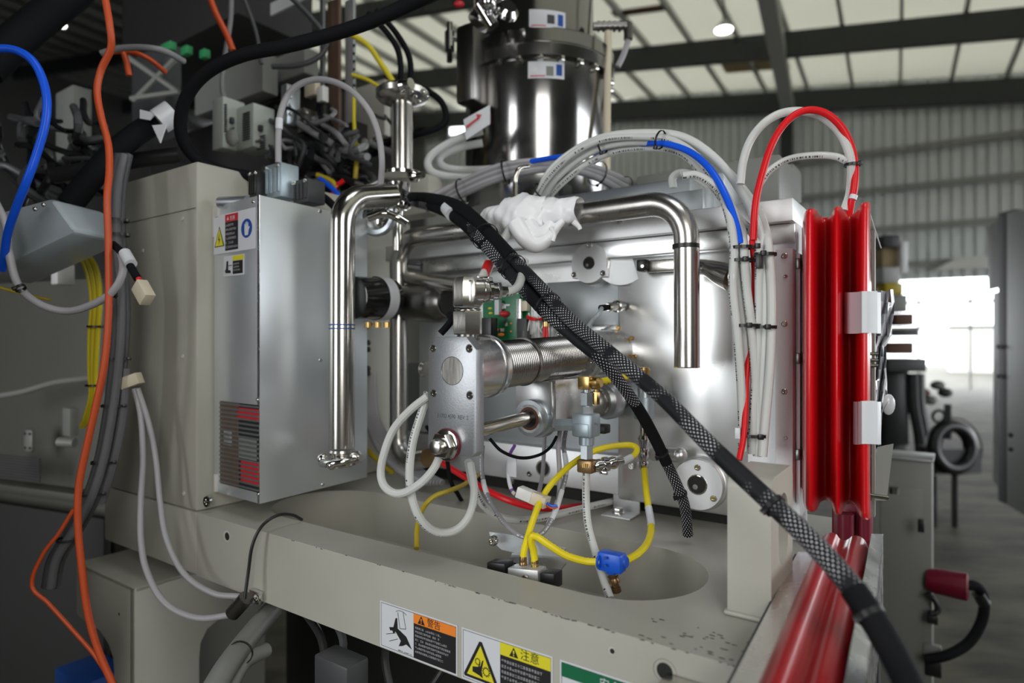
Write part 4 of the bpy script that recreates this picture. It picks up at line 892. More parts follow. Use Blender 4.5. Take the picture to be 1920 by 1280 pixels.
for px, py in ((981, 1054), (1003, 1060)): MB().lathe(D(px, py+5, .872), ZH, [(0, .0055), (.004, .0055), (.005, .0048), (.009, .0052), (.012, .0045)], 18).build('push_fitting', 'brass_dark', sv)
screw(sv, D(985, 1082, .858), -VH, .004, .002)
# blue tee with brass silencer
bt = thing('blue_tee', 'bright blue plastic tee with a brass silencer joined to the yellow tubes', 'fitting', D(1145, 1055, .87))
dT = .865; q = lambda x, y, dd=0.: D(x, y, dT+dd)
b = MB(); b.box(q(1147, 1052), .0170, .0100, .0125, (UH, VH, ZH), bevel=.0022); b.lathe(q(1163, 1052), UH, [(0, .0095), (.007, .0095), (.010, .007)], 18); b.lathe(q(1126, 1052), -UH, [(0, .009), (.003, .0085)], 18); b.lathe(q(1145, 1038), ZH, [(-.006, .008), (.002, .007)], 16)
b.lathe(q(1147, 1060), D(1150, 1080, dT)-D(1147, 1060, dT), [(0, .0100), (.008, .0095), (.010, .008)], 18); b.build('tee_body', 'blue_plastic', bt)
for dx, dy in ((-12, 8), (12, 8), (-12, -6)): MB().lathe(q(1147+dx, 1052+dy, -.0095), -VH, [(0, .0022), (.0012, .0022)], 12).build('recess', 'blue_label', bt)
sxx = (D(1157, 1112, dT)-D(1148, 1076, dT)).normalized()
MB().lathe(q(1148, 1074), sxx, [(0, .0060), (.003, .0060), (.0035, .0075), (.006, .0075), (.0065, .0062), (.010, .0074), (.013, .0074), (.0135, .0052), (.018, .0052), (.0185, .0064), (.026, .0064), (.027, .005)], 20).build('silencer', 'brass_dark', bt)
def cab(name, P, r, m, label, c='cable', marks=(), g=None, seg=10):
    """cable; marks = coloured sleeves [(i0,i1,material)] in path fractions"""
    pts = catmull(px3(P), 8)
    if not marks: return tag(MB().tube(px3(P), r, seg, 6).build(name, m), label, c, g)
    t = thing(name, label, c, pts[-1], g); MB().tube(px3(P), r, seg, 6).build('sheath', m, t)
    for a, e, mm in marks:
        i, j = int(a*(len(pts)-1)), max(int(e*(len(pts)-1)), int(a*(len(pts)-1))+1); MB().tube(pts[i:j+1], r*1.13, seg, smooth=False).build('sleeve', mm, t)
    return t
YT = 'yellow_tube'
cab('yellow_tube', [(1160, 868, .94), (1176, 861, .95), (1192, 850, .97), (1192, 838, .98), (1172, 834, .98), (1120, 843, .98), (1075, 868, .97), (1040, 900, .95), (1018, 930, .93), (1003, 965, .90), (990, 1005, .88), (982, 1035, .873), (981, 1054, .872)], .0047, YT, 'yellow tube looping from the chrome fitting down to the left port of the solenoid valve', 'tube', [(.03, .12, 'label_white')])
cab('yellow_tube', [(1003, 1058, .872), (1001, 1035, .872), (996, 1012, .868), (1001, 1004, .865), (1025, 1018, .862), (1060, 1040, .862), (1095, 1051, .864), (1122, 1053, .865)], .0050, YT, 'yellow tube from the right port of the solenoid valve to the blue tee', 'tube')
cab('yellow_tube', [(1208, 878, 1.03), (1210, 905, 1.02), (1215, 945, 1.0), (1221, 985, .97), (1215, 1015, .93), (1196, 1038, .89), (1170, 1052, .867)], .0052, YT, 'yellow tube hanging from the far zinc valve to the blue tee', 'tube', [(.36, .5, 'label_white')])
cab('yellow_tube', [(905, 885, 1.25), (870, 908, 1.15), (842, 920, 1.1), (815, 930, 1.09), (795, 950, 1.08), (783, 985, 1.04), (781, 1028, 1.0)], .0042, 'yellow_dark', 'thin yellow tube with open end hanging into the left of the pocket', 'tube')
GC, GL = 'grey_cable', 'grey_light_cable'
cab('sensor_cable', [(905, 835, 1.0), (903, 870, 1.0), (908, 910, .98), (925, 950, .95), (955, 990, .92), (990, 1008, .90), (1018, 998, .90), (1038, 965, .92), (1052, 925, .95), (1062, 880, .98), (1057, 835, 1.02), (1062, 800, 1.05)], .0036, 'grey_print', 'grey sensor cable sagging in a U below the actuator with white marker sleeves', 'cable', [(.16, .22, 'label_white'), (.62, .74, 'label_white'), (.8, .88, 'label_white')])
cab('sensor_cable', [(1022, 790, 1.1), (1018, 880, 1.05), (1010, 925, 1.0), (998, 975, .96), (990, 1030, .90), (988, 1080, .885)], .0034, GL, 'grey cable hanging behind the yellow tube to the solenoid valve', 'cable')
cab('sensor_cable', [(1052, 795, 1.02), (1047, 835, .98), (1049, 880, .97), (1048, 925, .96), (1040, 960, .95), (1025, 990, .93)], .0037, GL, 'light grey cable hanging beside the nearer zinc valve with a white sleeve', 'cable', [(.68, .95, 'label_white')])
cab('sensor_cable', [(918, 822, .93), (940, 845, .93), (975, 858, .94), (1010, 853, .96), (1032, 838, .98), (1044, 818, .99)], .0024, 'black_rubber', 'thin black cable sagging under the air cylinder', 'cable')
cab('signal_wire', [(965, 835, 1.0), (955, 855, .98), (953, 890, .96), (960, 920, .95), (975, 932, .94)], .0026, 'purple', 'thin purple wires with white labels running into the ivory plug', 'wire', [(.3, .72, 'label_white'), (.8, .9, 'ivory')])
tag(MB().box(D(960, 872, .955), .008, .0012, .017, bevel=.0005).build('paper_tag', 'label_white'), 'small white paper tag on the purple wires', 'tag')
pl = thing('wire_plug', 'ivory and white plug connector hanging below the air cylinder', 'connector', D(1002, 935, .93)); ex2 = (D(1028, 944, .92)-D(975, 922, .935)).normalized()
b = MB(); b.box(D(986, 926, .93), .0115, .007, .0085, (ex2, VH, ex2.cross(VH)), bevel=.001); b.build('white_half', 'white_plastic', pl)
b = MB(); b.box(D(1012, 937, .925), .0120, .008, .0085, (ex2, VH, ex2.cross(VH)), bevel=.001); b.box(D(1010, 928, .92), .008, .003, .002, (ex2, VH, ex2.cross(VH)), bevel=.0005); b.build('ivory_half', 'ivory', pl)
b = MB(); b.tube(px3([(1024, 942, .92), (1034, 948, .92), (1045, 948, .92)]), .002, 8, 5); b.build('blue_wire', 'blue_plastic', pl); b = MB(); b.tube(px3([(1024, 946, .92), (1034, 952, .92), (1046, 950, .92)]), .0016, 8, 5); b.build('red_wire', 'orange', pl)
cab('air_hose', [(825, 865, 1.25), (870, 893, 1.2), (915, 920, 1.15), (960, 940, 1.12), (1010, 952, 1.12), (1080, 950, 1.18), (1165, 940, 1.26)], .006, 'red_tube', 'red hose passing behind the cables under the housing', 'hose')
cab('air_hose', [(800, 800, 1.3), (835, 850, 1.2), (845, 900, 1.15), (858, 925, 1.20), (872, 950, 1.28), (885, 975, 1.34)], .004, 'black_rubber', 'black hose dropping behind the front plate of the actuator', 'hose')
cab('clear_hose', [(878, 865, .95), (885, 900, .97), (905, 945, 1.0), (935, 968, 1.02), (980, 975, 1.04), (1040, 965, 1.07), (1120, 946, 1.14), (1180, 932, 1.22)], .0062, 'clear_tube', 'long clear hose curving behind the cables towards the angle bracket', 'hose')
cab('clear_hose', [(803, 742, .86), (770, 768, .87), (738, 805, .88), (720, 850, .88), (714, 890, .88), (724, 915, .87), (750, 925, .86), (785, 908, .85), (812, 880, .845), (828, 848, .845)], .0056, 'clear_tube', 'clear tube making a wide loop left of the front plate', 'hose')
cab('clear_hose', [(803, 735, .87), (790, 775, .87), (775, 825, .87), (768, 880, .87), (772, 930, .87), (790, 975, .87), (820, 997, .88), (855, 993, .89), (880, 965, .90), (889, 920, .92), (882, 868, .94)], .0058, 'clear_tube', 'clear tube making a long narrow loop below the front plate', 'hose')
hb = thing('hose_bundle', 'bundle of pale grey hoses running down behind the drain pipe', 'hose bundle', D(720, 870, 1.42))
for k in range(6): MB().tube(px3([(686+k*3, 700, 1.5), (690+k*4, 790, 1.48), (710+k*7, 840, 1.42), (745+k*8, 880, 1.35), (800+k*6, 905, 1.3)]), .0065, 10, 5).build('hose', 'grey_light_cable', hb)
MB().tube(px3([(690, 845, 1.44), (715, 868, 1.4), (735, 885, 1.36)]), .006, 10, 5).build('yellow_hose', 'yellow_dark', hb)
cab('yellow_wire', [(697, 605, 1.36), (680, 625, 1.36), (668, 650, 1.35), (665, 690, 1.35), (669, 735, 1.35)], .0035, 'yellow_dark', 'thin yellow wire hanging below the black motor', 'wire')
mb_ = thing('mounting_bar', 'pale vertical bar with bolts behind the drain pipe', 'bar', D(690, 880, 1.50))
b = MB(); b.box(D(683, 660, 1.50), .012, .02, .23, bevel=.002); b.build('bar_body', 'alu_bead', mb_)
b = MB(); b.box(D(694, 640, 1.56), .010, .01, .12, bevel=.002); b.build('bar_slot', 'dark_steel', mb_)
for py in (642, 655, 690, 700): screw(mb_, D(692, py, 1.47), -VH, .006, .006, 'dark_steel')
# ================================================================ TUBE ARCH AND RIGHT BUNDLE
ba = thing('tube_bundle', 'bundle of clear tubes and a blue one arching over and down the white frame', 'tube bundle', D(1410, 850, .90))
offs = [(0, 0, 0), (9, 10, .012), (-6, 14, .006), (16, 2, -.004), (4, 22, .016)]
left = [[(1376, 462), (1374, 540), (1382, 620), (1388, 700), (1392, 780), (1392, 845)], [(1385, 462), (1387, 540), (1396, 620), (1402, 700), (1406, 780), (1408, 850)], [(1394, 462), (1400, 540), (1410, 620), (1416, 700), (1420, 780), (1422, 850)]]
right = [[(1430, 462), (1433, 540), (1432, 620), (1428, 700), (1424, 780), (1420, 855)], [(1441, 462), (1447, 540), (1447, 620), (1443, 700), (1436, 780), (1430, 855)], [(1422, 462), (1423, 540), (1422, 620), (1418, 700), (1413, 780), (1410, 850)]]
arch = [[(1003, 372), (1030, 330), (1075, 288), (1130, 262), (1200, 256), (1262, 264), (1312, 300), (1350, 360), (1368, 410)],
        [(1012, 374), (1042, 336), (1088, 297), (1140, 273), (1205, 266), (1268, 274), (1322, 312), (1362, 368), (1380, 415)],
        [(1022, 378), (1052, 345), (1098, 308), (1150, 285), (1210, 277), (1275, 286), (1318, 326), (1354, 372), (1387, 420)],
        [(1006, 372), (1030, 322), (1080, 280), (1135, 256), (1205, 249), (1280, 256), (1345, 300), (1396, 370), (1420, 420)],
        [(1016, 376), (1045, 332), (1090, 291), (1150, 264), (1220, 256), (1295, 268), (1365, 322), (1415, 385), (1434, 425)],
        [(1280, 330), (1305, 328), (1335, 345), (1362, 375), (1385, 410), (1405, 430)]]
for i, (A, B) in enumerate(zip(arch, left+right)):
    n = len(A); P = [(x, y, 1.20-(.28*(k/(n-1)))+(.012*(i % 3)) if n > 6 else .96-.02*k/n) for k, (x, y) in enumerate(A)]+[(x, y, .905+(.012*(i % 2)) if i < 3 else .895+.010*(i % 2)) for x, y in B]
    MB().tube(px3(P), .0062, 16, 6).build('tube', 'clear_tube' if i in (0, 2, 5) else 'clear_plain', ba)
MB().tube(px3([(828, 362, 1.5), (862, 342, 1.45), (930, 318, 1.4), (1010, 300, 1.3), (1075, 291, 1.22), (1130, 284, 1.16), (1190, 272, 1.1), (1238, 268, 1.04), (1290, 283, 1.0), (1332, 318, .96), (1362, 370, .93), (1380, 420, .915), (1388, 458, .905)]), .0052, 14, 6).build('blue_tube', 'blue_tube', ba)
def tie2(parent, px0, px1, py, d, dep=.012, h=.0022, head=None):
    """flat tie drawn round a group of tubes lying side by side"""
    a, c = D(px0, py, d), D(px1, py, d); ctr = (a+c)/2; hw = (c-a).length/2; b = MB(); pts = []
    X = (c-a).normalized(); Y = Vector((-X.y, X.x, 0))
    ring = [ctr+X*hw*math.cos(q)+Y*dep*math.sin(q) for q in (math.tau*k/20 for k in range(21))]
    for k in range(20):
        m_ = (ring[k]+ring[k+1])/2; e_ = (ring[k+1]-ring[k]); nn = Vector((e_.y, -e_.x, 0)).normalized(); b.box(m_, e_.length/2*1.05, .0006, h, (e_.normalized(), nn, ZH))
    if head is not None: hp = D(head, py, d)-Y*(dep+.002); b.box(hp, .0036, .0026, .0036, (X, Y, ZH), bevel=.0006)
    return b.build('cable_tie', 'black', parent)
tie2(ba, 1371, 1412, 464, .905, .014, head=1412); tie2(ba, 1371, 1415, 488, .905, .014, head=1390); tie2(ba, 1414, 1455, 477, .892, .012, head=1424)
tie2(ba, 1381, 1425, 610, .905, .014, head=1397); tie2(ba, 1418, 1455, 613, .892, .012, head=1432); tie2(ba, 1393, 1438, 816, .90, .014, head=1418)
for c, dr, r in ((D(1014, 358, 1.19), D(1045, 332, 1.16)-D(1003, 372, 1.2), .016), (D(1130, 270, 1.11), D(1205, 262, 1.06)-D(1080, 290, 1.14), .0155), (D(1238, 262, 1.03), D(1300, 280, 1.0)-D(1200, 262, 1.06), .014)): tie(ba, c, dr, r, .003)
b = MB(); b.box(D(1424, 490, .885), .004, .006, .010, bevel=.001); b.build('tie_mount', 'black', ba)
b = MB(); b.box(D(1383, 812, .893), .0035, .0008, .0075, bevel=.0003); b.build('marker_sleeve', 'label_white', ba)
tag(MB().tube(px3([(1410, 450, .905), (1415, 520, .912), (1410, 600, .915), (1400, 700, .912), (1398, 760, .902), (1394, 820, .893), (1386, 862, .885)]), .0042, 14, 6).build('red_tube', 'red_tube'), 'red tube running down among the clear tubes to the column block', 'tube')
lo = thing('tube_loops', 'one red and two clear tubes looping above the frame and into the red cover', 'tube bundle', D(1590, 395, .90))
MB().tube(px3([(1412, 450, .90), (1417, 380, .90), (1428, 330, .90), (1450, 265, .90), (1478, 225, .90), (1510, 207, .90), (1545, 211, .90), (1575, 235, .90), (1594, 270, .90), (1603, 310, .90), (1602, 350, .90), (1595, 385, .905), (1590, 415, .915)]), .0050, 16, 8).build('red_tube', 'red_tube', lo)
MB().tube(px3([(1388, 345, .94), (1394, 300, .94), (1410, 258, .94), (1440, 225, .93), (1480, 209, .93), (1530, 214, .92), (1568, 240, .91), (1588, 275, .90), (1596, 310, .90), (1594, 360, .91), (1583, 395, .91)]), .0060, 16, 8).build('clear_tube', 'clear_plain', lo)
MB().tube(px3([(1424, 345, .96), (1445, 318, .95), (1480, 298, .94), (1530, 291, .92), (1570, 294, .91), (1590, 303, .90)]), .0052, 14, 6).build('clear_tube', 'clear_tube', lo)
tie(lo, D(1598, 309, .90), ZH, .010, .0035); MB().tube([D(1601, 366, .90), D(1598, 374, .90)], .0054, 14, smooth=False).build('sleeve', 'label_white', lo)
cab('short_hose', [(1262, 352, 1.1), (1262, 332, 1.1), (1278, 324, 1.1), (1300, 330, 1.08), (1330, 350, 1.04)], .0068, 'clear_plain', 'yellowed clear hose stub curving out beside the tube arch', 'hose')
wl_ = thing('white_hose_loops', 'two thick off-white hoses looped beside the big steel vessel', 'hose', D(860, 330, 1.55))
MB().tube(px3([(905, 245, 1.55), (868, 256, 1.55), (825, 278, 1.55), (803, 300, 1.55), (808, 320, 1.55), (840, 330, 1.55), (920, 331, 1.52), (990, 318, 1.45), (1060, 300, 1.35)]), .0095, 16, 8).build('hose', 'clear_plain', wl_)
MB().tube(px3([(905, 268, 1.58), (860, 277, 1.58), (828, 292, 1.58), (825, 306, 1.58), (845, 316, 1.58), (910, 318, 1.55), (985, 308, 1.48)]), .0095, 16, 8).build('hose', 'clear_plain', wl_)
b = MB(); 
gb = thing('grey_cable_bundle', 'bundle of grey ribbed cables with ties running behind the plastic wrap', 'cable bundle', D(900, 345, 1.35))
for k in range(6):
    MB().tube(px3([(800, 392+k*-4, 1.42-.01*k), (860, 368-k*5, 1.38), (930, 338-k*5, 1.34), (990, 322-k*4, 1.32), (1060, 318-k*3, 1.34), (1120, 335-k*4, 1.38), (1175, 368-k*6, 1.44)]), .0062, 10, 6).build('cable', GL if k % 2 else GC, gb)
for c, dr in ((D(868, 358, 1.37), D(930, 330, 1.34)-D(830, 372, 1.4)), (D(948, 323, 1.33), D(1000, 314, 1.33)-D(900, 340, 1.36)), (D(1120, 325, 1.38), D(1170, 350, 1.44)-D(1100, 316, 1.36)), (D(1168, 352, 1.42), D(1175, 360, 1.44)-D(1120, 325, 1.38))): tie(gb, c, dr, .026, .004)
# ================================================================ BRAIDED HARNESS
bh = thing('braided_harness', 'black braided harness with white flecks crossing diagonally from tube flange to lower right corner', 'harness', D(1290, 800, .70))
mainP = [(752, 368, 1.34), (805, 372, 1.26), (860, 388, 1.16), (905, 425, 1.08), (960, 483, 1.0), (1015, 540, .93), (1070, 600, .87), (1130, 650, .81), (1190, 700, .765), (1250, 752, .725), (1310, 813, .69), (1370, 872, .66), (1440, 937, .63), (1500, 993, .60), (1550, 1045, .575), (1600, 1105, .55), (1640, 1165, .53), (1680, 1235, .51), (1712, 1300, .49)]
MB().tube(px3(mainP), .0108, 24, 8, rr=[.0098, .0096, .0092, .009, .0090, .0092, .0095, .0098, .0100, .0102, .0105]).build('main_sleeve', 'braid', bh)
MB().tube(px3(mainP[:5]), .0108, 20, 8, rr=[.009, .0112, .0118, .0115, .0108]).build('upper_sleeve', 'black_rubber', bh)
brP = [(770, 376, 1.33), (830, 392, 1.22), (872, 418, 1.13), (915, 462, 1.05), (965, 520, .985), (1020, 580, .92), (1078, 632, .875), (1125, 672, .86), (1165, 720, .88), (1198, 768, .91), (1228, 822, .93), (1250, 868, .94), (1272, 915, .95), (1284, 950, .96), (1290, 1003, .97)]
MB().tube(px3(brP), .0105, 22, 8, rr=[.0105, .0125, .0115, .010, .0090, .0082, .0080, .0080, .0078]).build('branch_sleeve', 'braid', bh)
MB().tube(px3(brP[:4]), .0108, 20, 8, rr=[.009, .0125, .0128, .0122]).build('upper_sleeve', 'black_rubber', bh)
MB().tube(px3(brP[8:12]), .0108, 20, 8, rr=[.0080, .0088, .0084]).build('lower_sleeve', 'black_rubber', bh)
for i, dr_, r in ((5.4, 0, .0185), (3.0, 0, .0225), (4.0, 0, .021)):
    a = D(*mainP[int(i)]); c = D(*mainP[int(i)+1]); a2 = D(*brP[int(i)]); m_ = (a+(c-a)*(i-int(i))+a2)/2; tie(bh, m_, c-a, r, .004)
for i in (12.2, 15.8): a = D(*mainP[int(i)]); c = D(*mainP[int(i)+1]); tie(bh, a+(c-a)*(i % 1), c-a, .0110, .005)
for i in (10.6, 12.3): a = D(*brP[int(i)]); c = D(*brP[int(i)+1]); tie(bh, a+(c-a)*(i % 1), c-a, .0090, .0035)
b = MB(); b.tube(px3([(838, 390, 1.19), (848, 402, 1.165)]), .0125, 14, smooth=False); b.build('white_sleeve', 'label_white', bh)
P = [D(*p) for p in mainP[15:]]; MB().tube(P, .0114, 20, 6).build('rubber_end', 'black_rubber', bh)

# threaded sensor in the housing wall with its cable
ss = thing('threaded_sensor', 'small nickel threaded sensor sticking out of the housing wall with a grey cable', 'sensor', PV(1165, 575, .41))
b = MB(); p0, p1 = PV(1168, 573, .43), PV(1138, 576, .36); a_ = (p1-p0); L_ = a_.length
b.lathe(p0, a_, [(0, .0075), (L_*.28, .0075), (L_*.3, .0105), (L_*.42, .0105), (L_*.44, .0075)]+[(L_*(.46+.04*k), .0078-.0008*(k % 2)) for k in range(12)]+[(L_*.96, .006)], 20); b.build('sensor_body', 'stainless', ss)
MB().tube([p1+a_*.02, p1+a_*.35], .0052, 14, smooth=False).build('boot', 'black_rubber', ss)
MB().tube([p1+a_*.3]+px3([(1122, 590, 1.03), (1110, 602, 1.04), (1098, 625, 1.06), (1085, 660, 1.08)]), .0038, 12, 6).build('cable', 'box_grey', ss)
kn = thing('round_bolt', 'small round steel bolt head peeking out left of the front plate', 'bolt', D(800, 700, .90)); MB().lathe(D(800, 692, .885), -UH, [(0, .010), (.004, .012), (.008, .009)], 20).build('screw_head', 'brushed_steel', kn)  # small round knob beside the front plate
# ================================================================ RED COVERS AT RIGHT
rc = thing('red_corrugated_cover', 'tall glossy red corrugated cover with three upright ribs at the right of the frame', 'cover', PV(1570, 965, .36))
prof = [(1505, .400), (1505.5, .335), (1509, .312), (1516, .302), (1524, .306), (1530, .325), (1534, .352), (1539, .374), (1547, .380), (1554, .374), (1558, .345), (1562, .318), (1568, .306), (1574, .311), (1579, .335), (1583, .362), (1588, .376), (1596, .378), (1602, .368), (1607, .335), (1612, .310), (1619, .300), (1627, .303), (1631, .318), (1632, .345), (1632, .400)]
pp = [PV(x, 640, v) for x, v in prof]; z0, z1 = -.228, .178
fine = catmull(pp[1:-1], 4); ring = [pp[0]]+fine+[pp[-1]]
b = MB(); bm = b.bm
def rowz(z, k): return [bm.verts.new(Vector((p.x, p.y, 0))+VH*k*(1 if 0 < i < len(ring)-1 else 0)+ZH*(H+z)) for i, p in enumerate(ring)]
rows = [rowz(z0, .010), rowz(z0+.004, .003), rowz(z0+.012, 0), rowz(z1-.010, 0), rowz(z1-.003, .003), rowz(z1, .009)]
for a, c in zip(rows, rows[1:]):
    for i in range(len(a)-1): bm.faces.new((a[i], a[i+1], c[i+1], c[i]))
bk0 = [rows[0][0], rows[0][-1]]
bm.faces.new(rows[0][::-1]); bm.faces.new(rows[-1])
b.build('ribbed_shell', 'red', rc, ang=50)
b = MB(); b.bx(-.190, -.112, .402, .44, z0+.01, z1-.01); b.build('backing_panel', 'red_dark', rc)
def strip(par, name, m, P, y0, y1, v_lift=0, jag=0):
    b = MB(); rs = random.Random(len(P)); lo, hi = [], []
    for k, (x, v) in enumerate(P):
        j = rs.uniform(-jag, jag); hi.append(b.bm.verts.new(PV(x, y0+j+(x-P[0][0])*-.03, v))); lo.append(b.bm.verts.new(PV(x+rs.uniform(-jag, jag)*.4, y1+j, v)))
    for i in range(len(P)-1): b.bm.faces.new((lo[i], lo[i+1], hi[i+1], hi[i]))
    r = bmesh.ops.extrude_face_region(b.bm, geom=list(b.bm.faces)); bmesh.ops.translate(b.bm, verts=[e for e in r['geom'] if isinstance(e, bmesh.types.BMVert)], vec=-VH*.0006)
    return b.build(name, m, par, ang=60)
for tx, y0, y1, xs0 in (('upper piece of white tape over the red cover edge', 548, 625, 1583), ('lower piece of white tape over the red cover edge', 753, 833, 1600)):
    t = thing('adhesive_tape', tx, 'tape', PV(1615, y1, .29)); strip(t, 'tape_strip', 'tape', [(xs0, .350), (xs0+9, .33), (1609, .312), (1616, .2965), (1624, .2965), (1632, .302), (1645, .31)], y0, y1, jag=1.2)
    p_ = strip(t, 'tape_strip', 'tape', [(1645, .31), (1652, .34)], y0, y1)
sf = thing('steel_side_frame', 'grey steel strip and chrome rods just behind the right edge of the red cover', 'frame', PV(1645, 1000, .45))
b = MB(); b.box(D(1638, 700, .90), .002, .007, .20, (UH, VH, ZH)); b.build('edge_panel', 'cabinet', sf)
for py in (663, 675, 685): MB().cyl(D(1628, py, .89), D(1645, py, .89), .0025, 10).build('bolt', 'polished', sf)
MB().cyl(D(1630, 928, .87), D(1664, 933, .87), .003, 12).build('rod', 'polished', sf)
b = MB(); b.prism([D(1645, 838, .93), D(1675, 832, .93), D(1662, 938, .90), D(1632, 938, .90)], VH*.003); b.build('slanted_plate', 'cabinet', sf)
MB().tube([D(1631, 400, .9), D(1652, 465, .93)], .0009, 6, smooth=False).build('cord', 'white_plastic', sf)
fb = thing('plastic_film', 'clear crumpled plastic film taped behind the red cover', 'film', D(1665, 830, .95))
b = MB(); rs = random.Random(3); grid = []
for i in range(15):
    t = i/14; y = 545+t*290; w_ = 34 if i < 5 else (20 if i < 8 else 24 if i < 11 else 12); row = []
    for k in range(7): s = k/6; row.append(b.bm.verts.new(D(1641+s*w_*(1+.08*math.sin(i*1.3)), y+rs.uniform(-3, 3), .93+.018*math.sin(k*2.1+i*1.7)+.02*s)))
    grid.append(row)
for a, c in zip(grid, grid[1:]):
    for k in range(6): b.bm.faces.new((a[k], a[k+1], c[k+1], c[k]))
r = bmesh.ops.extrude_face_region(b.bm, geom=list(b.bm.faces)); bmesh.ops.translate(b.bm, verts=[e for e in r['geom'] if isinstance(e, bmesh.types.BMVert)], vec=-VH*.0005)
b.build('film_sheet', 'film', fb, ang=20)
bg_ = thing('film_bead', 'drop shaped clear plastic bulge at the right edge of the film', 'film', D(1668, 770, .93)); MB().ball(D(1666, 758, .94), .012, .8, .5, 1.3).build('bulge', 'film', bg_)
# dark gap and second red cover below
lr = thing('red_corrugated_channel', 'long red ribbed channel cover between metal rails running towards the lower right corner', 'cover', D(1560, 1100, .72))
g = Vector((-.205, -.3325, 0))*1.28
P2 = [(1531, 1036), (1535, 1020), (1541, 1008), (1550, 1000), (1559, 998), (1568, 1001), (1575, 1010), (1583, 1013), (1591, 1010), (1599, 1004), (1609, 1004), (1619, 1010), (1626, 1020), (1630, 1036)]
pf = [D(x, y, .85) for x, y in P2]; pf = catmull(pf, 3)
b = MB(); A = [b.bm.verts.new(p) for p in pf]; B = [b.bm.verts.new(p+g) for p in pf]; A2 = [b.bm.verts.new(p-ZH*.004) for p in pf]; B2_ = [b.bm.verts.new(p+g-ZH*.004) for p in pf]
for i in range(len(A)-1):
    for q1, q2 in ((A, B), (A2, B2_), (A, A2), (B, B2_)): b.bm.faces.new((q1[i], q1[i+1], q2[i+1], q2[i]))
b.build('ribbed_shell', 'red_matte', lr, ang=50)
for x0, x1, y, th, m, dz in ((1496, 1532, 1034, .004, 'alu_mill', 0), (1629, 1634, 1040, .004, 'alu_mill', 0)):
    b = MB(); a, c = D(x0, y, .85), D(x1, y, .85); b.prism([a, c, c-ZH*th, a-ZH*th], g); b.build('edge_rail', m, lr)
b = MB(); a = D(1634, 1000, .85); b.prism([a, D(1656, 1001, .87), D(1656, 1130, .87), D(1634, 1130, .85)], g*.97); b.build('side_rail', 'alu_mill', lr)
b = MB(); a, c = D(1490, 1038, .85), D(1634, 1044, .85); b.prism([a, c, c-ZH*.02, a-ZH*.02], g); b.build('channel_base', 'dark_grey', lr)
rr_ = thing('red_rear_flap', 'dark red flap glimpsed in the gap between the upright and the lying red covers', 'cover', D(1600, 1000, 1.0))
b = MB(); b.box(D(1598, 985, 1.0), .028, .01, .05, (UH, VH, ZH), bevel=.004); b.cyl(D(1585, 962, .97), D(1585, 1010, .97), .012, 16); b.cyl(D(1620, 962, .97), D(1620, 1010, .97), .010, 16); b.build('flap', 'red_dark', rr_)
# ================================================================ VESSEL
vs = thing('steel_vessel', 'big polished stainless vessel with a bolted flange behind the machine', 'vessel', D(1007, 640, 1.8)+ZH*.38)
vc = Vector((D(1007, 0, 1.8).x, 1.8, H))
MB().lathe(vc+ZH*.36, ZH, [(0, .198), (.004, .200), (.355, .200)], 72).build('vessel_body', 'vessel_steel', vs)
MB().lathe(vc+ZH*.712, ZH, [(0, .200), (.001, .2135), (.030, .2150), (.0305, .2125), (.034, .2125), (.0345, .2150), (.066, .2150), (.070, .211), (.071, .15)], 72).build('vessel_flange', 'vessel_steel', vs)
vfl = vs.children[-1]
v2 = vc+UH*-.012
MB().lathe(v2+ZH*.775, ZH, [(0, .168), (.45, .168)], 64).build('upper_body', 'vessel_steel', vs)
for k in range(24):
    a = math.tau*k/24; p = vc+Vector((math.cos(a), math.sin(a), 0))*.2065+ZH*.700; MB().hexa(p, p+ZH*.013, .0085).build('flange_bolt', 'polished', vfl)
def curved_label(R, c, px0, px1, z0_, z1_, tint):
    n = 8; b = MB(); A = []; B = []
    for k in range(n+1):
        x = (px0+(px1-px0)*k/n-960)/F; # ray against cylinder
        a_ = x*x+1; bb = -2*(x*c.x+c.y); cc = c.x**2+c.y**2-R*R; d = (-bb-math.sqrt(bb*bb-4*a_*cc))/(2*a_)
        A.append(b.bm.verts.new(Vector((x*d, d, H+z0_)))); B.append(b.bm.verts.new(Vector((x*d, d, H+z1_))))
    for k in range(n): b.bm.faces.new((A[k], A[k+1], B[k+1], B[k]))
    return b.build('label' if tint == 'label_white' else 'label_print', tint, vs)
curved_label(.2008, vc, 990, 1058, .658, .700, 'label_white'); curved_label(.2012, vc, 994, 1022, .662, .665, 'label_red'); curved_label(.2012, vc, 1043, 1054, .666, .694, 'blue_label'); curved_label(.2012, vc, 1024, 1038, .664, .688, 'cabinet'); curved_label(.2014, vc, 998, 1008, .672, .686, 'white_plastic')
curved_label(.1690, v2, 992, 1060, .803, .850, 'label_white'); curved_label(.1694, v2, 996, 1024, .807, .810, 'label_red'); curved_label(.1694, v2, 1026, 1040, .815, .838, 'dark_grey'); curved_label(.1694, v2, 1046, 1056, .812, .842, 'blue_label')
tag(MB().tube([D(1137, 345, 1.62), D(1140, 60, 1.70)], .0095, 14, smooth=False).build('cream_tube', 'ivory'), 'straight cream tube standing against the right side of the vessel', 'tube')
lf = thing('vessel_valve', 'little chrome valve sticking out of the left side of the vessel', 'valve', D(845, 120, 1.7))
b = MB(); b.cyl(D(843, 95, 1.7), D(843, 60, 1.7), .013, 12); b.cyl(D(843, 60, 1.7), D(843, 42, 1.7), .008, 10); b.cyl(D(843, 72, 1.7), D(880, 76, 1.7), .008, 12); b.cyl(D(843, 116, 1.7), D(843, 95, 1.7), .008, 10); b.build('valve_body', 'chrome', lf)
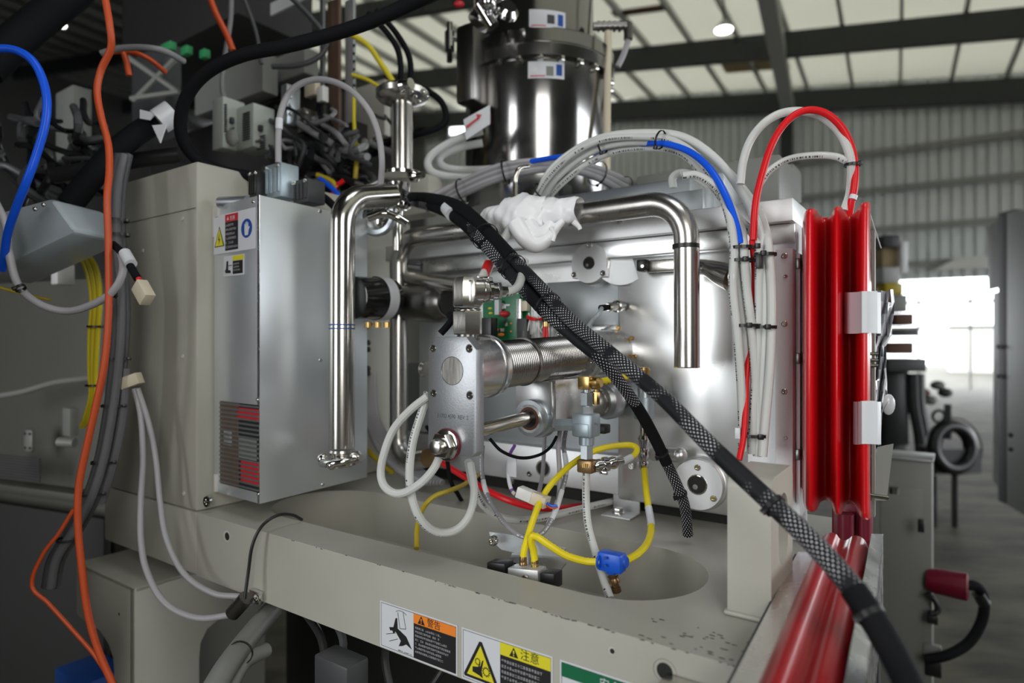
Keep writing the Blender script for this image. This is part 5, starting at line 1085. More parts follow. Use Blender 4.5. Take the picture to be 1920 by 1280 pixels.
for x, y in ((866, 140), (868, 165)): b = MB(); b.lathe(D(x, y, 1.66), ZH, [(0, .006), (.004, .011), (.016, .011), (.02, .006)], 10); b.build('knob', 'chrome', lf)
tf = thing('vessel_gauge_cluster', 'cluster of chrome fittings at the upper left of the vessel, cut by the frame top', 'fitting', D(910, 40, 1.55))
b = MB(); b.cyl(D(895, 45, 1.55), D(935, -10, 1.55), .028, 20); b.cyl(D(925, 50, 1.52), D(900, 10, 1.52), .016, 16); b.lathe(D(945, 30, 1.55), Vector((.3, -.6, .3)), [(0, .02), (.01, .03), (.02, .03), (.03, .02)], 18); b.ball(D(915, 5, 1.5), .02); b.build('fittings', 'chrome', tf)
MB().ball(D(861, 8, 1.5), .010, 1.3, .8, .8).build('red_cap', 'label_red', tf)
gt = thing('vessel_side_duct', 'dark steel box shaped duct on the left of the vessel', 'duct', D(900, 200, 1.58)); 
b = MB(); b.box(D(893, 130, 1.66), .030, .05, .10, (UH, VH, ZH), bevel=.01); b.build('duct', 'dark_steel', gt)
rf = thing('vessel_elbow', 'dark threaded elbow pipe sticking out of the right side of the vessel', 'fitting', D(1180, 75, 1.7))
b = MB(); b.cyl(D(1112, 50, 1.7), D(1178, 48, 1.7), .011, 14); b.cyl(D(1178, 44, 1.7), D(1178, 74, 1.7), .012, 14)
for k in range(6): b.cyl(D(1120+k*10, 50, 1.7), D(1124+k*10, 50, 1.7), .014, 12)
b.build('elbow', 'dark_steel', rf); MB().tube(px3([(1178, 76, 1.7), (1168, 105, 1.7), (1158, 125, 1.7)]), .008, 10, 4).build('tail', 'grey_light_cable', rf)
af = thing('arrow_flag', 'white paper flag with a red arrow on the hose beside the vessel', 'tag', D(895, 250, 1.52))
c4 = [D(869, 224, 1.5), D(919, 196, 1.5), D(919, 232, 1.5), D(874, 262, 1.5)]
MB().prism(c4, Vector((0, .002, 0))).build('paper', 'label_white', af)
b = MB(); b.prism([D(874, 236, 1.497), D(896, 220, 1.497), D(896, 224, 1.497), D(875, 241, 1.497)], Vector((0, -.001, 0))); b.prism([D(893, 214, 1.497), D(903, 215, 1.497), D(896, 226, 1.497)], Vector((0, -.001, 0))); b.build('arrow_print', 'label_red', af)
# ================================================================ BACKGROUND AT RIGHT
cbn = thing('control_cabinet', 'grey floor cabinet right of the red covers', 'cabinet', D(1700, 640, 1.95)-ZH*H)
b = MB(); c = D(1694, 640, 1.95); b.box(Vector((c.x, c.y, (H-.35)/2)), .075, .07, (H-.35)/2, (UH, VH, ZH), bevel=.004); b.build('cabinet_body', 'cabinet', cbn)
b = MB(); b.box(Vector((c.x, c.y, H-.70))-VH*.072, .055, .002, .27, (UH, VH, ZH), bevel=.002); b.build('door', 'cabinet', cbn)
b = MB(); b.cyl(D(1676, 913, 1.80), D(1676, 925, 1.80), .012, 16); b.build('lock', 'dark_steel', cbn)
b = MB(); b.box(Vector((c.x, c.y, H-.347)), .079, .074, .004, (UH, VH, ZH), bevel=.002); b.build('lid', 'alu_grey', cbn)
pc2 = thing('power_plug', 'dark red industrial plug with a thick black cable on the side of the grey cabinet', 'plug', D(1780, 1240, 1.8))
MB().lathe(D(1738, 1086, 1.85), D(1802, 1098, 1.80)-D(1738, 1086, 1.85), [(0, .028), (.02, .036), (.095, .038), (.098, .03)], 20).build('plug_body', 'red_dark', pc2)
MB().tube(px3([(1800, 1097, 1.80), (1832, 1100, 1.80), (1845, 1125, 1.80), (1840, 1165, 1.80), (1815, 1205, 1.80), (1775, 1228, 1.80), (1735, 1236, 1.82)]), .014, 14, 8).build('plug_cable', 'black_rubber', pc2)
MB().cyl(D(1834, 1112, 1.8), D(1846, 1132, 1.8), .017, 14).build('cable_gland', 'black', pc2)
lt = thing('toggle_latch', 'black latch and strap ends on the side of the grey cabinet', 'latch', D(1750, 1165, 1.82))
b = MB(); b.tube(px3([(1738, 1112, 1.82), (1752, 1125, 1.82), (1758, 1145, 1.82), (1742, 1150, 1.82)]), .008, 8, 5); b.build('strap', 'black', lt); MB().box(D(1748, 1160, 1.82), .014, .01, .012, bevel=.003).build('latch', 'black', lt); MB().box(D(1727, 985, 1.80), .008, .008, .018, bevel=.002).build('catch', 'black', lt)
wbx = thing('outlet_box', 'small pale socket box low on the grey cabinet side', 'box', D(1748, 1240, 1.85)); b = MB(); b.box(D(1748, 1222, 1.85), .022, .01, .022, bevel=.003); b.build('box_body', 'cabinet', wbx); b = MB(); b.box(D(1750, 1252, 1.85), .02, .01, .022, bevel=.003); b.build('socket', 'black', wbx)
# far machine stack in front of the bright opening
fm = thing('far_machine', 'blurred machine stack with yellow and brick red boxes before the bright opening', 'machine', D(1690, 640, 5.2)-ZH*H)
def fbx(px0, py0, px1, py1, d, dep, m, nm):
    a, c = D(px0, py1, d), D(px1, py0, d); b = MB(); b.box((a+c)/2+Vector((0, dep/2, 0)), abs(c.x-a.x)/2, dep/2, abs(c.z-a.z)/2, (Vector((1, 0, 0)), Vector((0, 1, 0)), ZH), bevel=.01); return b.build(nm, m, fm)
fbx(1658, 440, 1688, 463, 5.2, .2, 'dark_grey', 'head_box'); fbx(1654, 464, 1690, 500, 5.25, .2, 'wood', 'yellow_box'); fbx(1656, 500, 1688, 530, 5.2, .2, 'cabinet_light', 'middle_box'); fbx(1690, 452, 1703, 512, 5.2, .08, 'alu_white', 'bright_post'); fbx(1660, 530, 1694, 552, 5.2, .2, 'yellow_dark', 'lower_box')
fbx(1655, 552, 1702, 585, 5.2, .25, 'cabinet', 'panel'); fbx(1680, 587, 1714, 610, 5.1, .2, 'rust', 'red_box'); fbx(1670, 617, 1723, 630, 5.0, .3, 'dark_grey', 'shelf'); fbx(1665, 641, 1714, 664, 5.1, .2, 'rust', 'red_box'); fbx(1665, 672, 1738, 697, 5.0, .3, 'dark_grey', 'shelf'); fbx(1660, 697, 1705, 835, 5.1, .4, 'black', 'dark_base')
fbx(1656, 700, 1700, 1000, 5.3, .4, 'black', 'plinth')
for x in (1712, 1722): MB().tube(px3([(x, 700, 5.1), (x+2, 760, 5.1), (x+14, 830, 5.1), (x+20, 980, 5.1)]), .045, 8, 4).build('support_leg', 'dark_grey', fm)
for k in range(5): MB().ball(D(1716+k*14, 722+(k % 3)*14, 5.4), .05, 1.2, 1, .8).build('debris', random.choice(('rust', 'cabinet', 'dark_grey')), fm)
cr_ = thing('cable_reel', 'black coil of cable on a low dark stand in front of the bright opening', 'reel', D(1785, 640, 4.4)-ZH*H)
def torus(c, n, R, r, m, nm, par):
    x, y, a = frame_of(n); b = MB(); P = [c+(x*math.cos(t)+y*math.sin(t))*R for t in (math.tau*k/40 for k in range(41))]; b.tube(P, r, 12, smooth=False, cap=False); return b.build(nm, m, par)
torus(D(1785, 838, 4.4), Vector((.15, -1, .1)), .145, .045, 'black', 'coil', cr_); torus(D(1790, 842, 4.45), Vector((.25, -1, .1)), .15, .03, 'black', 'coil', cr_); torus(D(1798, 835, 4.45), Vector((.2, -1, .2)), .19, .006, 'dark_grey', 'loose_turn', cr_)
b = MB(); b.box(D(1777, 860, 4.5), .17, .10, .085, (Vector((.99, .12, 0)), Vector((-.12, .99, 0)), ZH)); b.build('stand_box', 'dark_grey', cr_); 
b = MB(); b.box(D(1777, 790, 4.4), .022, .02, .12, bevel=.005); b.box(D(1790, 970, 4.5), .02, .02, .30, bevel=.005); b.box(D(1750, 970, 4.5), .02, .02, .30); b.build('reel_post', 'dark_grey', cr_)
torus(D(1760, 780, 4.4), Vector((0, -1, 0)), .04, .01, 'black', 'small_coil', cr_)
rcab = thing('side_cabinet', 'tall white cabinet with open grey door at the right edge', 'cabinet', D(1900, 640, 3.2)-ZH*H)
def cabx(P, ext, m, nm): b = MB(); b.prism(P, ext); return b.build(nm, m, rcab)
cabx([D(1853, 425, 3.3), D(1902, 392, 3.1), D(1902, 532, 3.1), D(1857, 543, 3.3)], Vector((.02, .04, 0)), 'cabinet', 'door_leaf')
cabx([D(1901, 392, 3.1), D(1919, 392, 3.0), D(1919, 955, 3.0), D(1901, 948, 3.1)], Vector((.0, .10, 0)), 'dark_grey', 'corner_post')
cabx([D(1919, 392, 3.0), D(1990, 380, 2.6), D(1990, 1000, 2.6), D(1919, 955, 3.0)], Vector((.0, .10, 0)), 'cabinet', 'front_panel')
cabx([D(1866, 548, 3.35), D(1900, 545, 3.12), D(1900, 945, 3.12), D(1866, 905, 3.35)], Vector((.02, .04, 0)), 'cabinet_light', 'side_panel')
for y in (405, 505, 550, 570, 745, 785, 925): b = MB(); b.box(D(1898, y, 3.09), .012, .012, .014, bevel=.003); b.build('hinge', 'black', rcab)
for x, y in ((1885, 567), (1884, 577), (1872, 650), (1872, 705), (1886, 640)): b = MB(); b.box(D(x, y, 3.17), .007, .01, .009, bevel=.002); b.build('fastener', 'dark_grey', rcab)
for y in (815, 842): MB().cyl(D(1895, y, 3.05), D(1925, y+2, 2.95), .012, 10).build('handle_bar', 'black', rcab)
# a lit outside shed seen through the opening
ob = thing('outside_shed', 'pale shed and walls outside, glowing in daylight beyond the opening', 'building', HW(1.5, 34, -H)); b = MB(); b.box(HW(3.2, 34, -.3), 1.2, 1, 1.0, (HU, HV, ZH)); b.build('shed_wall', 'ground_out', ob)
# ================================================================ LEFT SIDE
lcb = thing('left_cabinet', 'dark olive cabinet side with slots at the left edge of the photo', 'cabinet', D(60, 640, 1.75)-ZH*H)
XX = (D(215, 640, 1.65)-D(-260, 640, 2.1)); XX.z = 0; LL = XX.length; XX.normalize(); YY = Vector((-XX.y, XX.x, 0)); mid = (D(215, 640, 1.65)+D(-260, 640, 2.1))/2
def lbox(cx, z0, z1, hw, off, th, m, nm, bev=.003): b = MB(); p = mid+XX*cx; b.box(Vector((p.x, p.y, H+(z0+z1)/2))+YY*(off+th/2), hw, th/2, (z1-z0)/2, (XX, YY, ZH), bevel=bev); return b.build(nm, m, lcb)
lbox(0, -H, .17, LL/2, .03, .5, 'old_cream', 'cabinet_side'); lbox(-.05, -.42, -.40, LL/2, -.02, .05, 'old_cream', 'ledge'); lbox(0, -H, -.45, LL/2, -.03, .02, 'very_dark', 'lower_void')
MB().box(Vector((-1.25, .80, 1.3)), .03, .42, 1.3, (Vector((1,0,0)), Vector((0,1,0)), ZH)).build('side_wing', 'very_dark', lcb)  # unseen slab added to block light from the left cover
b = MB(); p = D(55, 825, 1.72); b.box(p, .018, .004, .030, (XX, YY, ZH), bevel=.008); b.build('socket_plate', 'cabinet', lcb)
for dx in (-.012, .012):
    for dz in (-.02, .018): MB().lathe(p+XX*dx*.8+ZH*dz-YY*.006, YY, [(0, .0035), (.001, .0035)], 10).build('socket_hole', 'very_dark', lcb)
for k in range(9): b = MB(); b.box(D(30, 856+k*5, 1.72), .10, .002, .0018, (XX, YY, ZH)); b.build('grille_slat', 'dark_grey', lcb)
b = MB(); b.tube(px3([(-20, 745, 1.7), (40, 735, 1.68), (100, 718, 1.66), (150, 711, 1.62), (185, 708, 1.6)]), .008, 10, 5); b.build('conduit', 'cabinet', lcb)
b = MB(); b.box(D(118, 515, 1.62), .020, .02, .026, bevel=.004); b.box(D(118, 485, 1.62), .014, .014, .018, bevel=.003); b.build('air_regulator', 'white_plastic', lcb)
b = MB(); b.box(D(132, 790, 1.62), .022, .01, .035, bevel=.002); b.cyl(D(110, 828, 1.6), D(140, 830, 1.6), .012, 12); b.build('bracket', 'cabinet', lcb)
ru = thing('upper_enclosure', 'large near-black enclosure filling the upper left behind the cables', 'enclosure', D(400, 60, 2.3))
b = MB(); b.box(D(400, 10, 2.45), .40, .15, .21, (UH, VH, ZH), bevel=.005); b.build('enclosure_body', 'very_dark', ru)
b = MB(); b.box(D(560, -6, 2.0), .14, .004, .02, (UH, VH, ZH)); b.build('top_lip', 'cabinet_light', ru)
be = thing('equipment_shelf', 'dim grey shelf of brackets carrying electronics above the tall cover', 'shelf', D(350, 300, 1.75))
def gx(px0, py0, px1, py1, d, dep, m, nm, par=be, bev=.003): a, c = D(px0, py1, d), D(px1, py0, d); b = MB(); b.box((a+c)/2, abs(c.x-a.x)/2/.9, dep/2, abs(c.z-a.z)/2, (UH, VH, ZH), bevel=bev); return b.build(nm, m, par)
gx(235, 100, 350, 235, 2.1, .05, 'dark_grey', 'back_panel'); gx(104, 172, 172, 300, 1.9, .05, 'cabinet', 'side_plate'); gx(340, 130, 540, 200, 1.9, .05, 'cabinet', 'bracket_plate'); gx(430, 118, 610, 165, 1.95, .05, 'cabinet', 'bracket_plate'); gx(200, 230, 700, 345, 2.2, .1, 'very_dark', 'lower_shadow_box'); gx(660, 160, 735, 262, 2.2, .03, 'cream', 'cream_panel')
gx(480, 268, 690, 292, 1.8, .04, 'dark_grey', 'cable_tray')
for x0, y0, x1, y1 in ((240, 108, 330, 170), (330, 108, 250, 190), (245, 185, 335, 172)): b = MB(); b.tube([D(x0, y0, 1.95), D(x1, y1, 1.95)], .008, 8, smooth=False); b.build('brace', 'cabinet', be)
for px0, px1, m, nm in ((600, 610, 'alu_grey', 'rail'), (612, 642, 'copper_strip', 'bus_bar'), (646, 668, 'alu_sheet', 'rail')): gx(px0, 0, px1, 268, 1.75, .01, m, nm)
for k in range(14): p = D(664, 70+k*15, 1.735); b = MB(); b.box(p, .003, .002, .003); b.build('slot', 'dark_grey', be)
gx(596, 195, 618, 268, 1.65, .03, 'black_gloss', 'capacitor_body'); gx(597, 163, 613, 192, 1.63, .02, 'white_plastic', 'capacitor_cap'); gx(572, 148, 600, 182, 1.66, .02, 'ivory', 'terminal_block')
for k, (a, c) in enumerate(((300, 332), (340, 360), (376, 392))): gx(a, 82+k*6, c, 98+k*6, 1.9, .02, 'green_plastic', 'terminal_block')
dm = [(413, 190, 445, 285, 'pale green-grey drive module with vent slots, left one of the pair above the cover'), (448, 205, 505, 285, 'pale green-grey drive module, right one of the pair above the cover')]
for x0, y0, x1, y1, tx in dm:
    t = thing('drive_module', tx, 'module', D((x0+x1)/2, y1, 1.6)); hg = gx(x0, y0, x1, y1, 1.6, .06, 'module', 'housing', t)
    for k in range(12): gx(x0+4, y0+6+k*4.5, x0+(x1-x0)*.42, y0+8+k*4.5, 1.565, .004, 'dark_grey', 'vent_slot', hg, 0)
    for k in range(6): gx(x0+(x1-x0)*.52, y0+50+k*4.5, x1-4, y0+52+k*4.5, 1.565, .004, 'dark_grey', 'vent_slot', hg, 0)
    gx(x0+(x1-x0)*.55, y0+30, x0+(x1-x0)*.8, y0+42, 1.565, .01, 'dark_grey', 'port', t); gx(x0+3, y0+60, x1-4, y0+64, 1.565, .01, 'cabinet', 'edge', t)
tag(MB().ball(D(436, 258, 1.5), .016, 1, .7, 1.3).build('cable_gland', 'cabinet'), 'grey rounded cable gland in front of the left drive module', 'gland')
for x, y, w_, h_, m, tx in ((545, 200, .012, .05, 'zinc', 'steel strip bracket standing behind the arched grey cable'), (575, 230, .015, .03, 'dark_steel', 'dark relay block behind the arched grey cable')):
    t = thing('relay', tx, 'relay', D(x, y+30, 1.6)); b = MB(); b.box(D(x, y, 1.6), w_, .02, h_, bevel=.002); b.build('body', m, t)
    for k in range(3): screw(t, D(x, y-18+k*16, 1.575), -VH, .005, .005)
jb = thing('junction_box', 'light grey-blue tilted plastic box at the left edge', 'box', D(60, 500, 1.15))
jx = (D(118, 375, 1.12)-D(-30, 410, 1.22)).normalized(); jz = (D(118, 375, 1.12)-D(140, 432, 1.10)).normalized(); jz = (jz-jx*jz.dot(jx)).normalized(); jy = jz.cross(jx)
b = MB(); b.prism([D(-40, 408, 1.2), D(92, 372, 1.12), D(104, 376, 1.12), D(140, 428, 1.10), D(138, 436, 1.10), D(20, 492, 1.15), D(-40, 520, 1.2)], jy*(.09 if jy.y > 0 else -.09), bevel=.006); b.build('box_body', 'box_grey', jb)
for x, y in ((82, 384), (66, 392)): MB().ball(D(x, y, 1.10), .004).build('screw_cap', 'polished', jb)
def cab2(name, P, r, m, label, c='cable', sub=6, g=None): return tag(MB().tube(px3(P), r, 12, sub).build(name, m), label, c, g)
cab2('blue_hose', [(-30, 98, 1.0), (5, 91, 1.0), (35, 96, 1.0), (62, 115, 1.0), (80, 150, 1.0), (88, 190, 1.0), (84, 235, 1.0), (70, 285, 1.0), (52, 335, 1.0), (32, 385, 1.02), (15, 435, 1.05), (8, 480, 1.08), (5, 505, 1.1)], .0062, 'blue_tube', 'bright blue hose arching at the left edge over the junction box', 'hose')
cab2('black_hose', [(830, -20, .95), (760, 12, 1.0), (690, 42, 1.03), (610, 68, 1.06), (530, 88, 1.08), (460, 102, 1.1), (400, 128, 1.12), (360, 165, 1.14), (340, 212, 1.16), (343, 262, 1.18), (372, 300, 1.2), (420, 322, 1.22), (470, 332, 1.24), (500, 350, 1.25)], .0112, 'black_rubber', 'thick black hose sweeping in an S from the top edge to the silver box', 'hose')
cab2('black_hose', [(560, 340, 1.32), (610, 372, 1.3), (640, 400, 1.3)], .008, 'black_rubber', 'short black hose dropping behind the elbow of the drain pipe', 'hose')
cab2('black_hose', [(318, 215, 1.3), (270, 242, 1.28), (220, 280, 1.25), (170, 335, 1.22), (130, 385, 1.2)], .022, 'black_rubber', 'fat black hose sloping down from the white taped end towards the junction box', 'hose')
cab2('black_hose', [(150, -20, 1.5), (90, 25, 1.45), (30, 75, 1.4), (-30, 130, 1.35)], .036, 'black_rubber', 'very thick black hose crossing the upper left corner', 'hose')
cab2('black_hose', [(100, 330, 1.3), (180, 315, 1.3), (260, 300, 1.3), (340, 290, 1.3)], .016, 'black', 'black hose lying along the top edge of the tall cover', 'hose')
te = thing('taped_end', 'white taped end of the fat black hose', 'tape', D(320, 215, 1.28)); b = MB(); b.tube([D(298, 228, 1.27), D(325, 210, 1.28)], .0245, 14, smooth=False); b.build('tape_roll', 'label_white', te); b = MB(); b.prism([D(285, 235, 1.25), D(312, 232, 1.25), D(300, 268, 1.25)], VH*.002); b.prism([D(262, 205, 1.25), D(292, 212, 1.25), D(280, 225, 1.25), D(262, 222, 1.25)], VH*.002); b.build('tape_flap', 'label_white', te)
dk = thing('cable_tangle', 'mass of dark cables heaped between the tall cover and the left cabinet', 'cables', D(110, 420, 1.45)); rs = random.Random(11)
for k in range(26):
    x = rs.uniform(-20, 170); y = rs.uniform(180, 330); P = [(x, y, 1.5)]
    for j in range(3): x += rs.uniform(-30, 70); y += rs.uniform(-10, 60); P.append((x, y, 1.45+rs.uniform(-.05, .08)))
    MB().tube(px3(P), rs.uniform(.005, .011), 8, 5).build('cable', rs.choice(('black', 'black_rubber', 'dark_grey', 'grey_dark_cable')), dk)
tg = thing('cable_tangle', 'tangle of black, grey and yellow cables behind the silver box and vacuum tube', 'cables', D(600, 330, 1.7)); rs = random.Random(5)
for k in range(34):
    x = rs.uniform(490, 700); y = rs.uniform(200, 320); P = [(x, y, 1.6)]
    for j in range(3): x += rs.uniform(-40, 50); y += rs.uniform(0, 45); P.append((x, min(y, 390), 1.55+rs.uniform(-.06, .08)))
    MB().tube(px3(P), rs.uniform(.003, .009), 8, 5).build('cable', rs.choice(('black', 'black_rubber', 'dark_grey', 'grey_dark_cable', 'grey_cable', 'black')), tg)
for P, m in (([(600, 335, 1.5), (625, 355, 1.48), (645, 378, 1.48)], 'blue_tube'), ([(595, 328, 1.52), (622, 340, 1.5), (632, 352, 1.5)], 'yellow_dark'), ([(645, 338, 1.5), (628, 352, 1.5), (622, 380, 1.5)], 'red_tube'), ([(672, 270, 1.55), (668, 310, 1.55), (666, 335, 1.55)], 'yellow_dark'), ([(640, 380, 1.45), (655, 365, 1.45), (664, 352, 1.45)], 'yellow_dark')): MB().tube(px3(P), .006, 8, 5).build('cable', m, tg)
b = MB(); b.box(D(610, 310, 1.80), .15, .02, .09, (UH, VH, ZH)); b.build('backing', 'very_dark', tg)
cab2('grey_cable', [(522, 305, 1.2), (522, 250, 1.2), (528, 205, 1.2), (548, 168, 1.2), (585, 150, 1.2), (625, 153, 1.2), (662, 173, 1.2), (692, 208, 1.2), (709, 250, 1.2), (716, 300, 1.2), (714, 345, 1.22)], .0058, 'grey_light_cable', 'light grey cable arching over the silver box in a high loop')
tag(MB().tube(px3([(523, 242, 1.2), (524, 222, 1.2)]), .0068, 12, 2).build('cable_marker', 'label_white'), 'white marker sleeve on the left leg of the arched grey cable', 'marker')
for P, r, m, tx in (([(690, 25, 1.5), (725, 60, 1.5), (748, 100, 1.5), (752, 160, 1.5)], .007, 'black_rubber', 'left of two black cables dropping to the flange of the vacuum tube'), ([(705, 20, 1.52), (745, 65, 1.52), (768, 110, 1.52), (770, 165, 1.52)], .007, 'black_rubber', 'right of two black cables dropping to the flange of the vacuum tube'), ([(540, -10, 1.7), (580, 30, 1.7), (612, 75, 1.7), (600, 105, 1.7), (560, 122, 1.7), (510, 125, 1.7)], .007, 'grey_dark_cable', 'dim grey cable making a wide loop before the black enclosure'), ([(434, -10, 1.6), (432, 40, 1.6), (425, 85, 1.6), (420, 120, 1.6), (418, 175, 1.6), (440, 210, 1.6)], .006, 'grey_cable', 'grey cable hanging in front of the black enclosure'), ([(455, -10, 1.65), (480, 60, 1.65), (490, 120, 1.65)], .005, 'grey_dark_cable', 'thin dim cable hanging beside the grey cable before the enclosure'), ([(770, 165, 1.6), (800, 170, 1.6), (830, 195, 1.6), (833, 230, 1.6), (790, 250, 1.6), (740, 262, 1.65), (700, 290, 1.7)], .008, 'black_rubber', 'black cable curving between the vacuum tube and the vessel'), ([(190, 100, 1.25), (230, 90, 1.25), (300, 93, 1.25), (345, 115, 1.3)], .006, 'grey_cable', 'grey cable bridging the top of the shelf at upper left')): cab2('cable', P, r, m, tx)
for P, r, tx in (([(655, 62, 1.6), (690, 85, 1.6), (715, 120, 1.6), (735, 150, 1.6), (742, 165, 1.6)], .007, 'yellow cable running down to the flange of the vacuum tube'), ([(660, 140, 1.7), (690, 150, 1.7), (715, 165, 1.7)], .005, 'short yellow cable behind the metal rails'), ([(664, 180, 1.65), (664, 230, 1.65), (668, 280, 1.65), (672, 320, 1.65)], .005, 'yellow cable hanging down beside the metal rails')): cab2('yellow_cable', P, r, 'yellow', tx)
cab2('orange_cable', [(194, -20, 1.05), (206, 50, 1.05), (208, 90, 1.06), (190, 130, 1.07), (182, 170, 1.07), (190, 220, 1.07), (203, 270, 1.07), (205, 320, 1.06), (201, 370, 1.05), (203, 440, 1.05), (204, 520, 1.05), (203, 600, 1.05), (196, 680, 1.05), (180, 760, 1.05), (162, 840, 1.05), (148, 910, 1.05), (146, 980, 1.05), (153, 1060, 1.05), (165, 1150, 1.05), (185, 1220, 1.05), (215, 1290, 1.05)], .0056, 'orange', 'long orange cable hanging the full height of the left side')
cab2('orange_cable', [(388, -20, 1.5), (405, 25, 1.5), (425, 65, 1.5), (437, 95, 1.5)], .0075, 'orange', 'short orange cable before the black enclosure at the top')
cab2('orange_cable', [(138, 955, 1.1), (110, 1000, 1.1), (80, 1040, 1.1), (60, 1098, 1.1), (90, 1130, 1.1), (140, 1185, 1.1), (175, 1225, 1.1), (205, 1270, 1.1)], .0034, 'orange', 'thin orange cable zigzagging at the lower left')
cab2('orange_cable', [(205, 98, 1.3), (240, 97, 1.3), (275, 108, 1.3), (310, 135, 1.35)], .005, 'orange', 'orange cable crossing the brackets at upper left')
cab2('orange_cable', [(232, 98, 1.3), (238, 120, 1.3), (242, 142, 1.3)], .006, 'orange', 'orange stub hanging from the brackets at upper left')
lh = thing('left_harness', 'bundle of dark grey cables strapped with black ties down the left side', 'harness', D(130, 1090, 1.15))
mainh = [(232, 290, 1.16), (222, 340, 1.15), (218, 400, 1.14), (220, 470, 1.13), (226, 540, 1.12), (226, 620, 1.12), (220, 700, 1.12), (208, 790, 1.12), (192, 870, 1.12), (168, 940, 1.12), (135, 1000, 1.13), (105, 1050, 1.14), (95, 1100, 1.15)]
for k, (dx, dd) in enumerate(((-9, .01), (0, -.008), (9, .01), (4, .02), (-4, .02))): MB().tube(px3([(x+dx, y, d+dd) for x, y, d in mainh]), .0075, 12, 6).build('cable', 'grey_dark_cable' if k != 1 else 'grey_mid_cable', lh)
for y, x in ((413, 219), (440, 220), (672, 222), (760, 213), (866, 194), (925, 174), (1010, 130)): tie(lh, D(x, y, 1.125), ZH, .0185, .004)
MB().tube(px3([(236, 690, 1.13), (230, 780, 1.13), (212, 870, 1.13), (190, 940, 1.14)]), .008, 10, 6).build('cable', 'grey_mid_cable', lh)
gl = thing('grey_loop_cable', 'grey cable looping across the left cabinet to the orange cable', 'cable', D(110, 580, 1.1))
MB().tube(px3([(-10, 375, 1.08), (10, 420, 1.08), (18, 480, 1.08), (35, 535, 1.08), (75, 570, 1.07), (125, 583, 1.07), (175, 570, 1.06), (212, 545, 1.05), (230, 510, 1.05), (226, 475, 1.06), (208, 458, 1.07)]), .0062, 12, 8).build('cable', 'grey_light_cable', gl)
for x, y, ax_ in ((210, 548, D(230, 520, 1.05)-D(190, 562, 1.05)), (38, 540, D(60, 560, 1.07)-D(20, 500, 1.08))): tie(gl, D(x, y, 1.065), ax_, .0075, .005)
fc = thing('free_connector', 'ivory plug on a short black lead hanging in front of the tall cover', 'connector', D(268, 568, 1.0))
MB().tube(px3([(212, 458, 1.07), (230, 475, 1.05), (245, 500, 1.03), (258, 522, 1.02)]), .0062, 12, 6).build('lead', 'black_rubber', fc); MB().tube([D(234, 474, 1.045), D(246, 495, 1.03)], .0092, 14, smooth=False).build('white_sleeve', 'label_white', fc)
MB().tube([D(260, 522, 1.015), D(263, 532, 1.01)], .0045, 8, smooth=False).build('red_wires', 'red_plastic', fc)
fx = (D(278, 566, 1.0)-D(258, 530, 1.01)).normalized(); b = MB(); b.box(D(269, 548, 1.0), .0125, .008, .016, (fx.cross(VH), VH, fx), bevel=.001); b.build('plug', 'ivory', fc)
yb = thing('yellow_bundle', 'bundle of dull yellow cables hanging behind the orange cable', 'cable bundle', D(160, 800, 1.3))
for k in range(5): MB().tube(px3([(138+k*3, 462, 1.4), (160+k*5, 500, 1.38), (172+k*4, 560, 1.36), (168+k*4, 630, 1.36), (168+k*3, 700, 1.36), (170+k*2, 740, 1.36), (160+k*2, 780, 1.38), (152+k, 800, 1.4)]), .0045, 8, 5).build('cable', 'yellow_dark' if k % 2 else 'yellow', yb)
for y, x in ((612, 178), (722, 175)): tie(yb, D(x, y, 1.36), ZH, .0145, .004)
cab2('yellow_wire', [(-10, 536, 1.2), (40, 550, 1.2), (75, 558, 1.2), (95, 562, 1.2)], .0025, 'yellow_dark', 'thin yellow wire end in front of the left cabinet', 'wire')
cc_ = thing('cable_with_plug', 'two pale grey cables with a cream plug hanging before the tall cover', 'cable', D(320, 1100, 1.1))
MB().tube(px3([(252, 728, 1.14), (264, 780, 1.14), (268, 860, 1.13), (264, 940, 1.12), (264, 1010, 1.10), (275, 1070, 1.08), (310, 1130, 1.06), (370, 1158, 1.05), (435, 1152, 1.05)]), .0052, 12, 8).build('cable', 'grey_light_cable', cc_)
MB().tube(px3([(258, 728, 1.14), (278, 790, 1.14), (292, 860, 1.13), (300, 940, 1.12), (312, 1010, 1.10), (345, 1075, 1.09), (400, 1112, 1.07), (450, 1118, 1.06)]), .0048, 12, 8).build('cable', 'grey_light_cable', cc_)
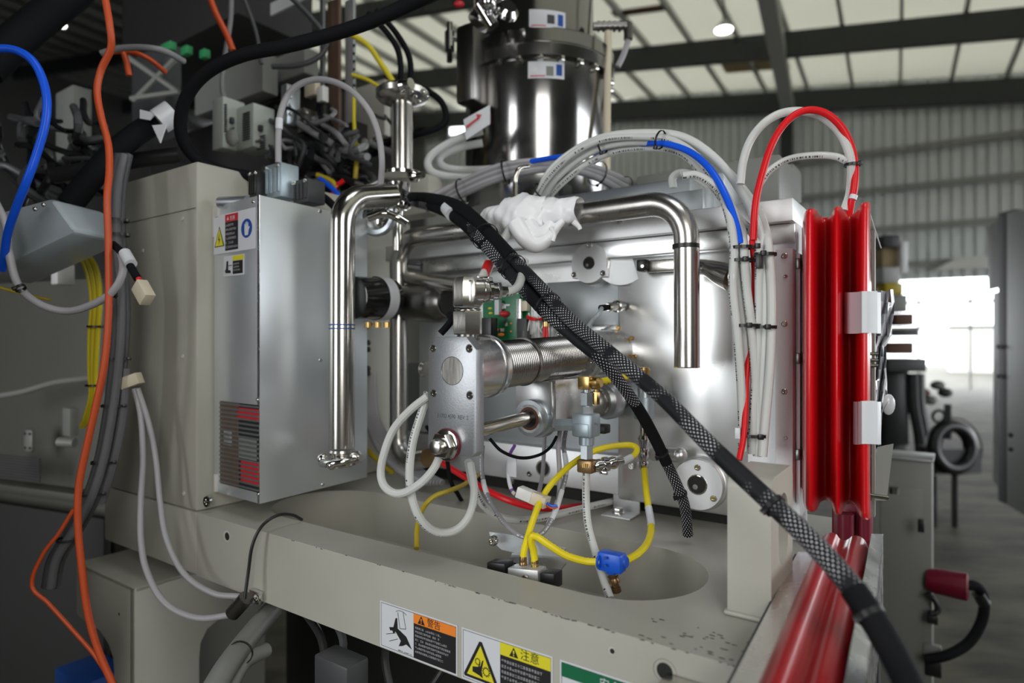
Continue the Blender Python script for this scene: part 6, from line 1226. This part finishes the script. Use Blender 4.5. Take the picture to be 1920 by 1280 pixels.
b = MB(); b.box(D(246, 714, 1.13), .017, .010, .010, (Vector((.93, 0, .35)), Vector((0, 1, 0)), Vector((-.35, 0, .93))), bevel=.001); b.build('plug', 'ivory', cc_)
cl = thing('cable_clip', 'small metal clip with screw holding thin black cable at the bed lower edge', 'clip', PV(478, 1130, -.01))
b = MB(); b.box(PV(480, 1118, -.006), .014, .004, .010, bevel=.001); b.box(PV(458, 1128, -.014), .014, .012, .004, bevel=.001); b.build('clip_plate', 'alu_mill', cl); screw(cl, PV(484, 1120, -.010), -VH, .007, .004)
MB().tube(px3([(566, 974, 1.09), (548, 965, 1.07), (520, 966, 1.04), (492, 985, 1.02), (474, 1020, 1.015), (466, 1070, 1.015), (459, 1122, 1.01)]), .0026, 10, 8).build('thin_cable', 'black', cl)
b = MB(); b.tube([D(436, 1150, 1.03), D(462, 1120, 1.02)], .012, 12, smooth=False); b.build('cable_end', 'dark_steel', cl)
for P, r, m, tx in (([(512, 1140, 1.08), (470, 1190, 1.0), (425, 1250, .92), (395, 1300, .88)], .0165, 'cabinet', 'fat pale grey conduit running from under the base to the lower left'), ([(500, 1218, 1.0), (460, 1240, .96), (430, 1290, .92)], .011, 'cabinet', 'thinner grey conduit beside the fat pale one')): cab2('conduit', P, r, m, tx, 'conduit')
tag(MB().lathe(D(452, 1222, .95), D(425, 1250, .92)-D(470, 1190, 1.0), [(0, .0172), (0, .0185), (.003, .0185), (.003, .0172)], 20, cap=False).build('cable_tie', 'black'), 'black tie round the fat pale grey conduit', 'cable tie')
tag(MB().box(D(172, 1275, 1.5), .07, .05, .03, bevel=.004).build('blue_box', 'blue_label'), 'dim blue object under the lower casting at bottom left', 'box')

# ---------------------------------------------------------------- repeats carry a group
from collections import Counter
tops = [o for o in scene.objects if o.parent is None and 'category' in o]
cnt = Counter(o.name.split('.')[0] for o in tops)
for o in tops:
    k = o.name.split('.')[0]
    if cnt[k] > 1 and 'group' not in o: o['group'] = k.replace('_', ' ')+'s on and around the machine'
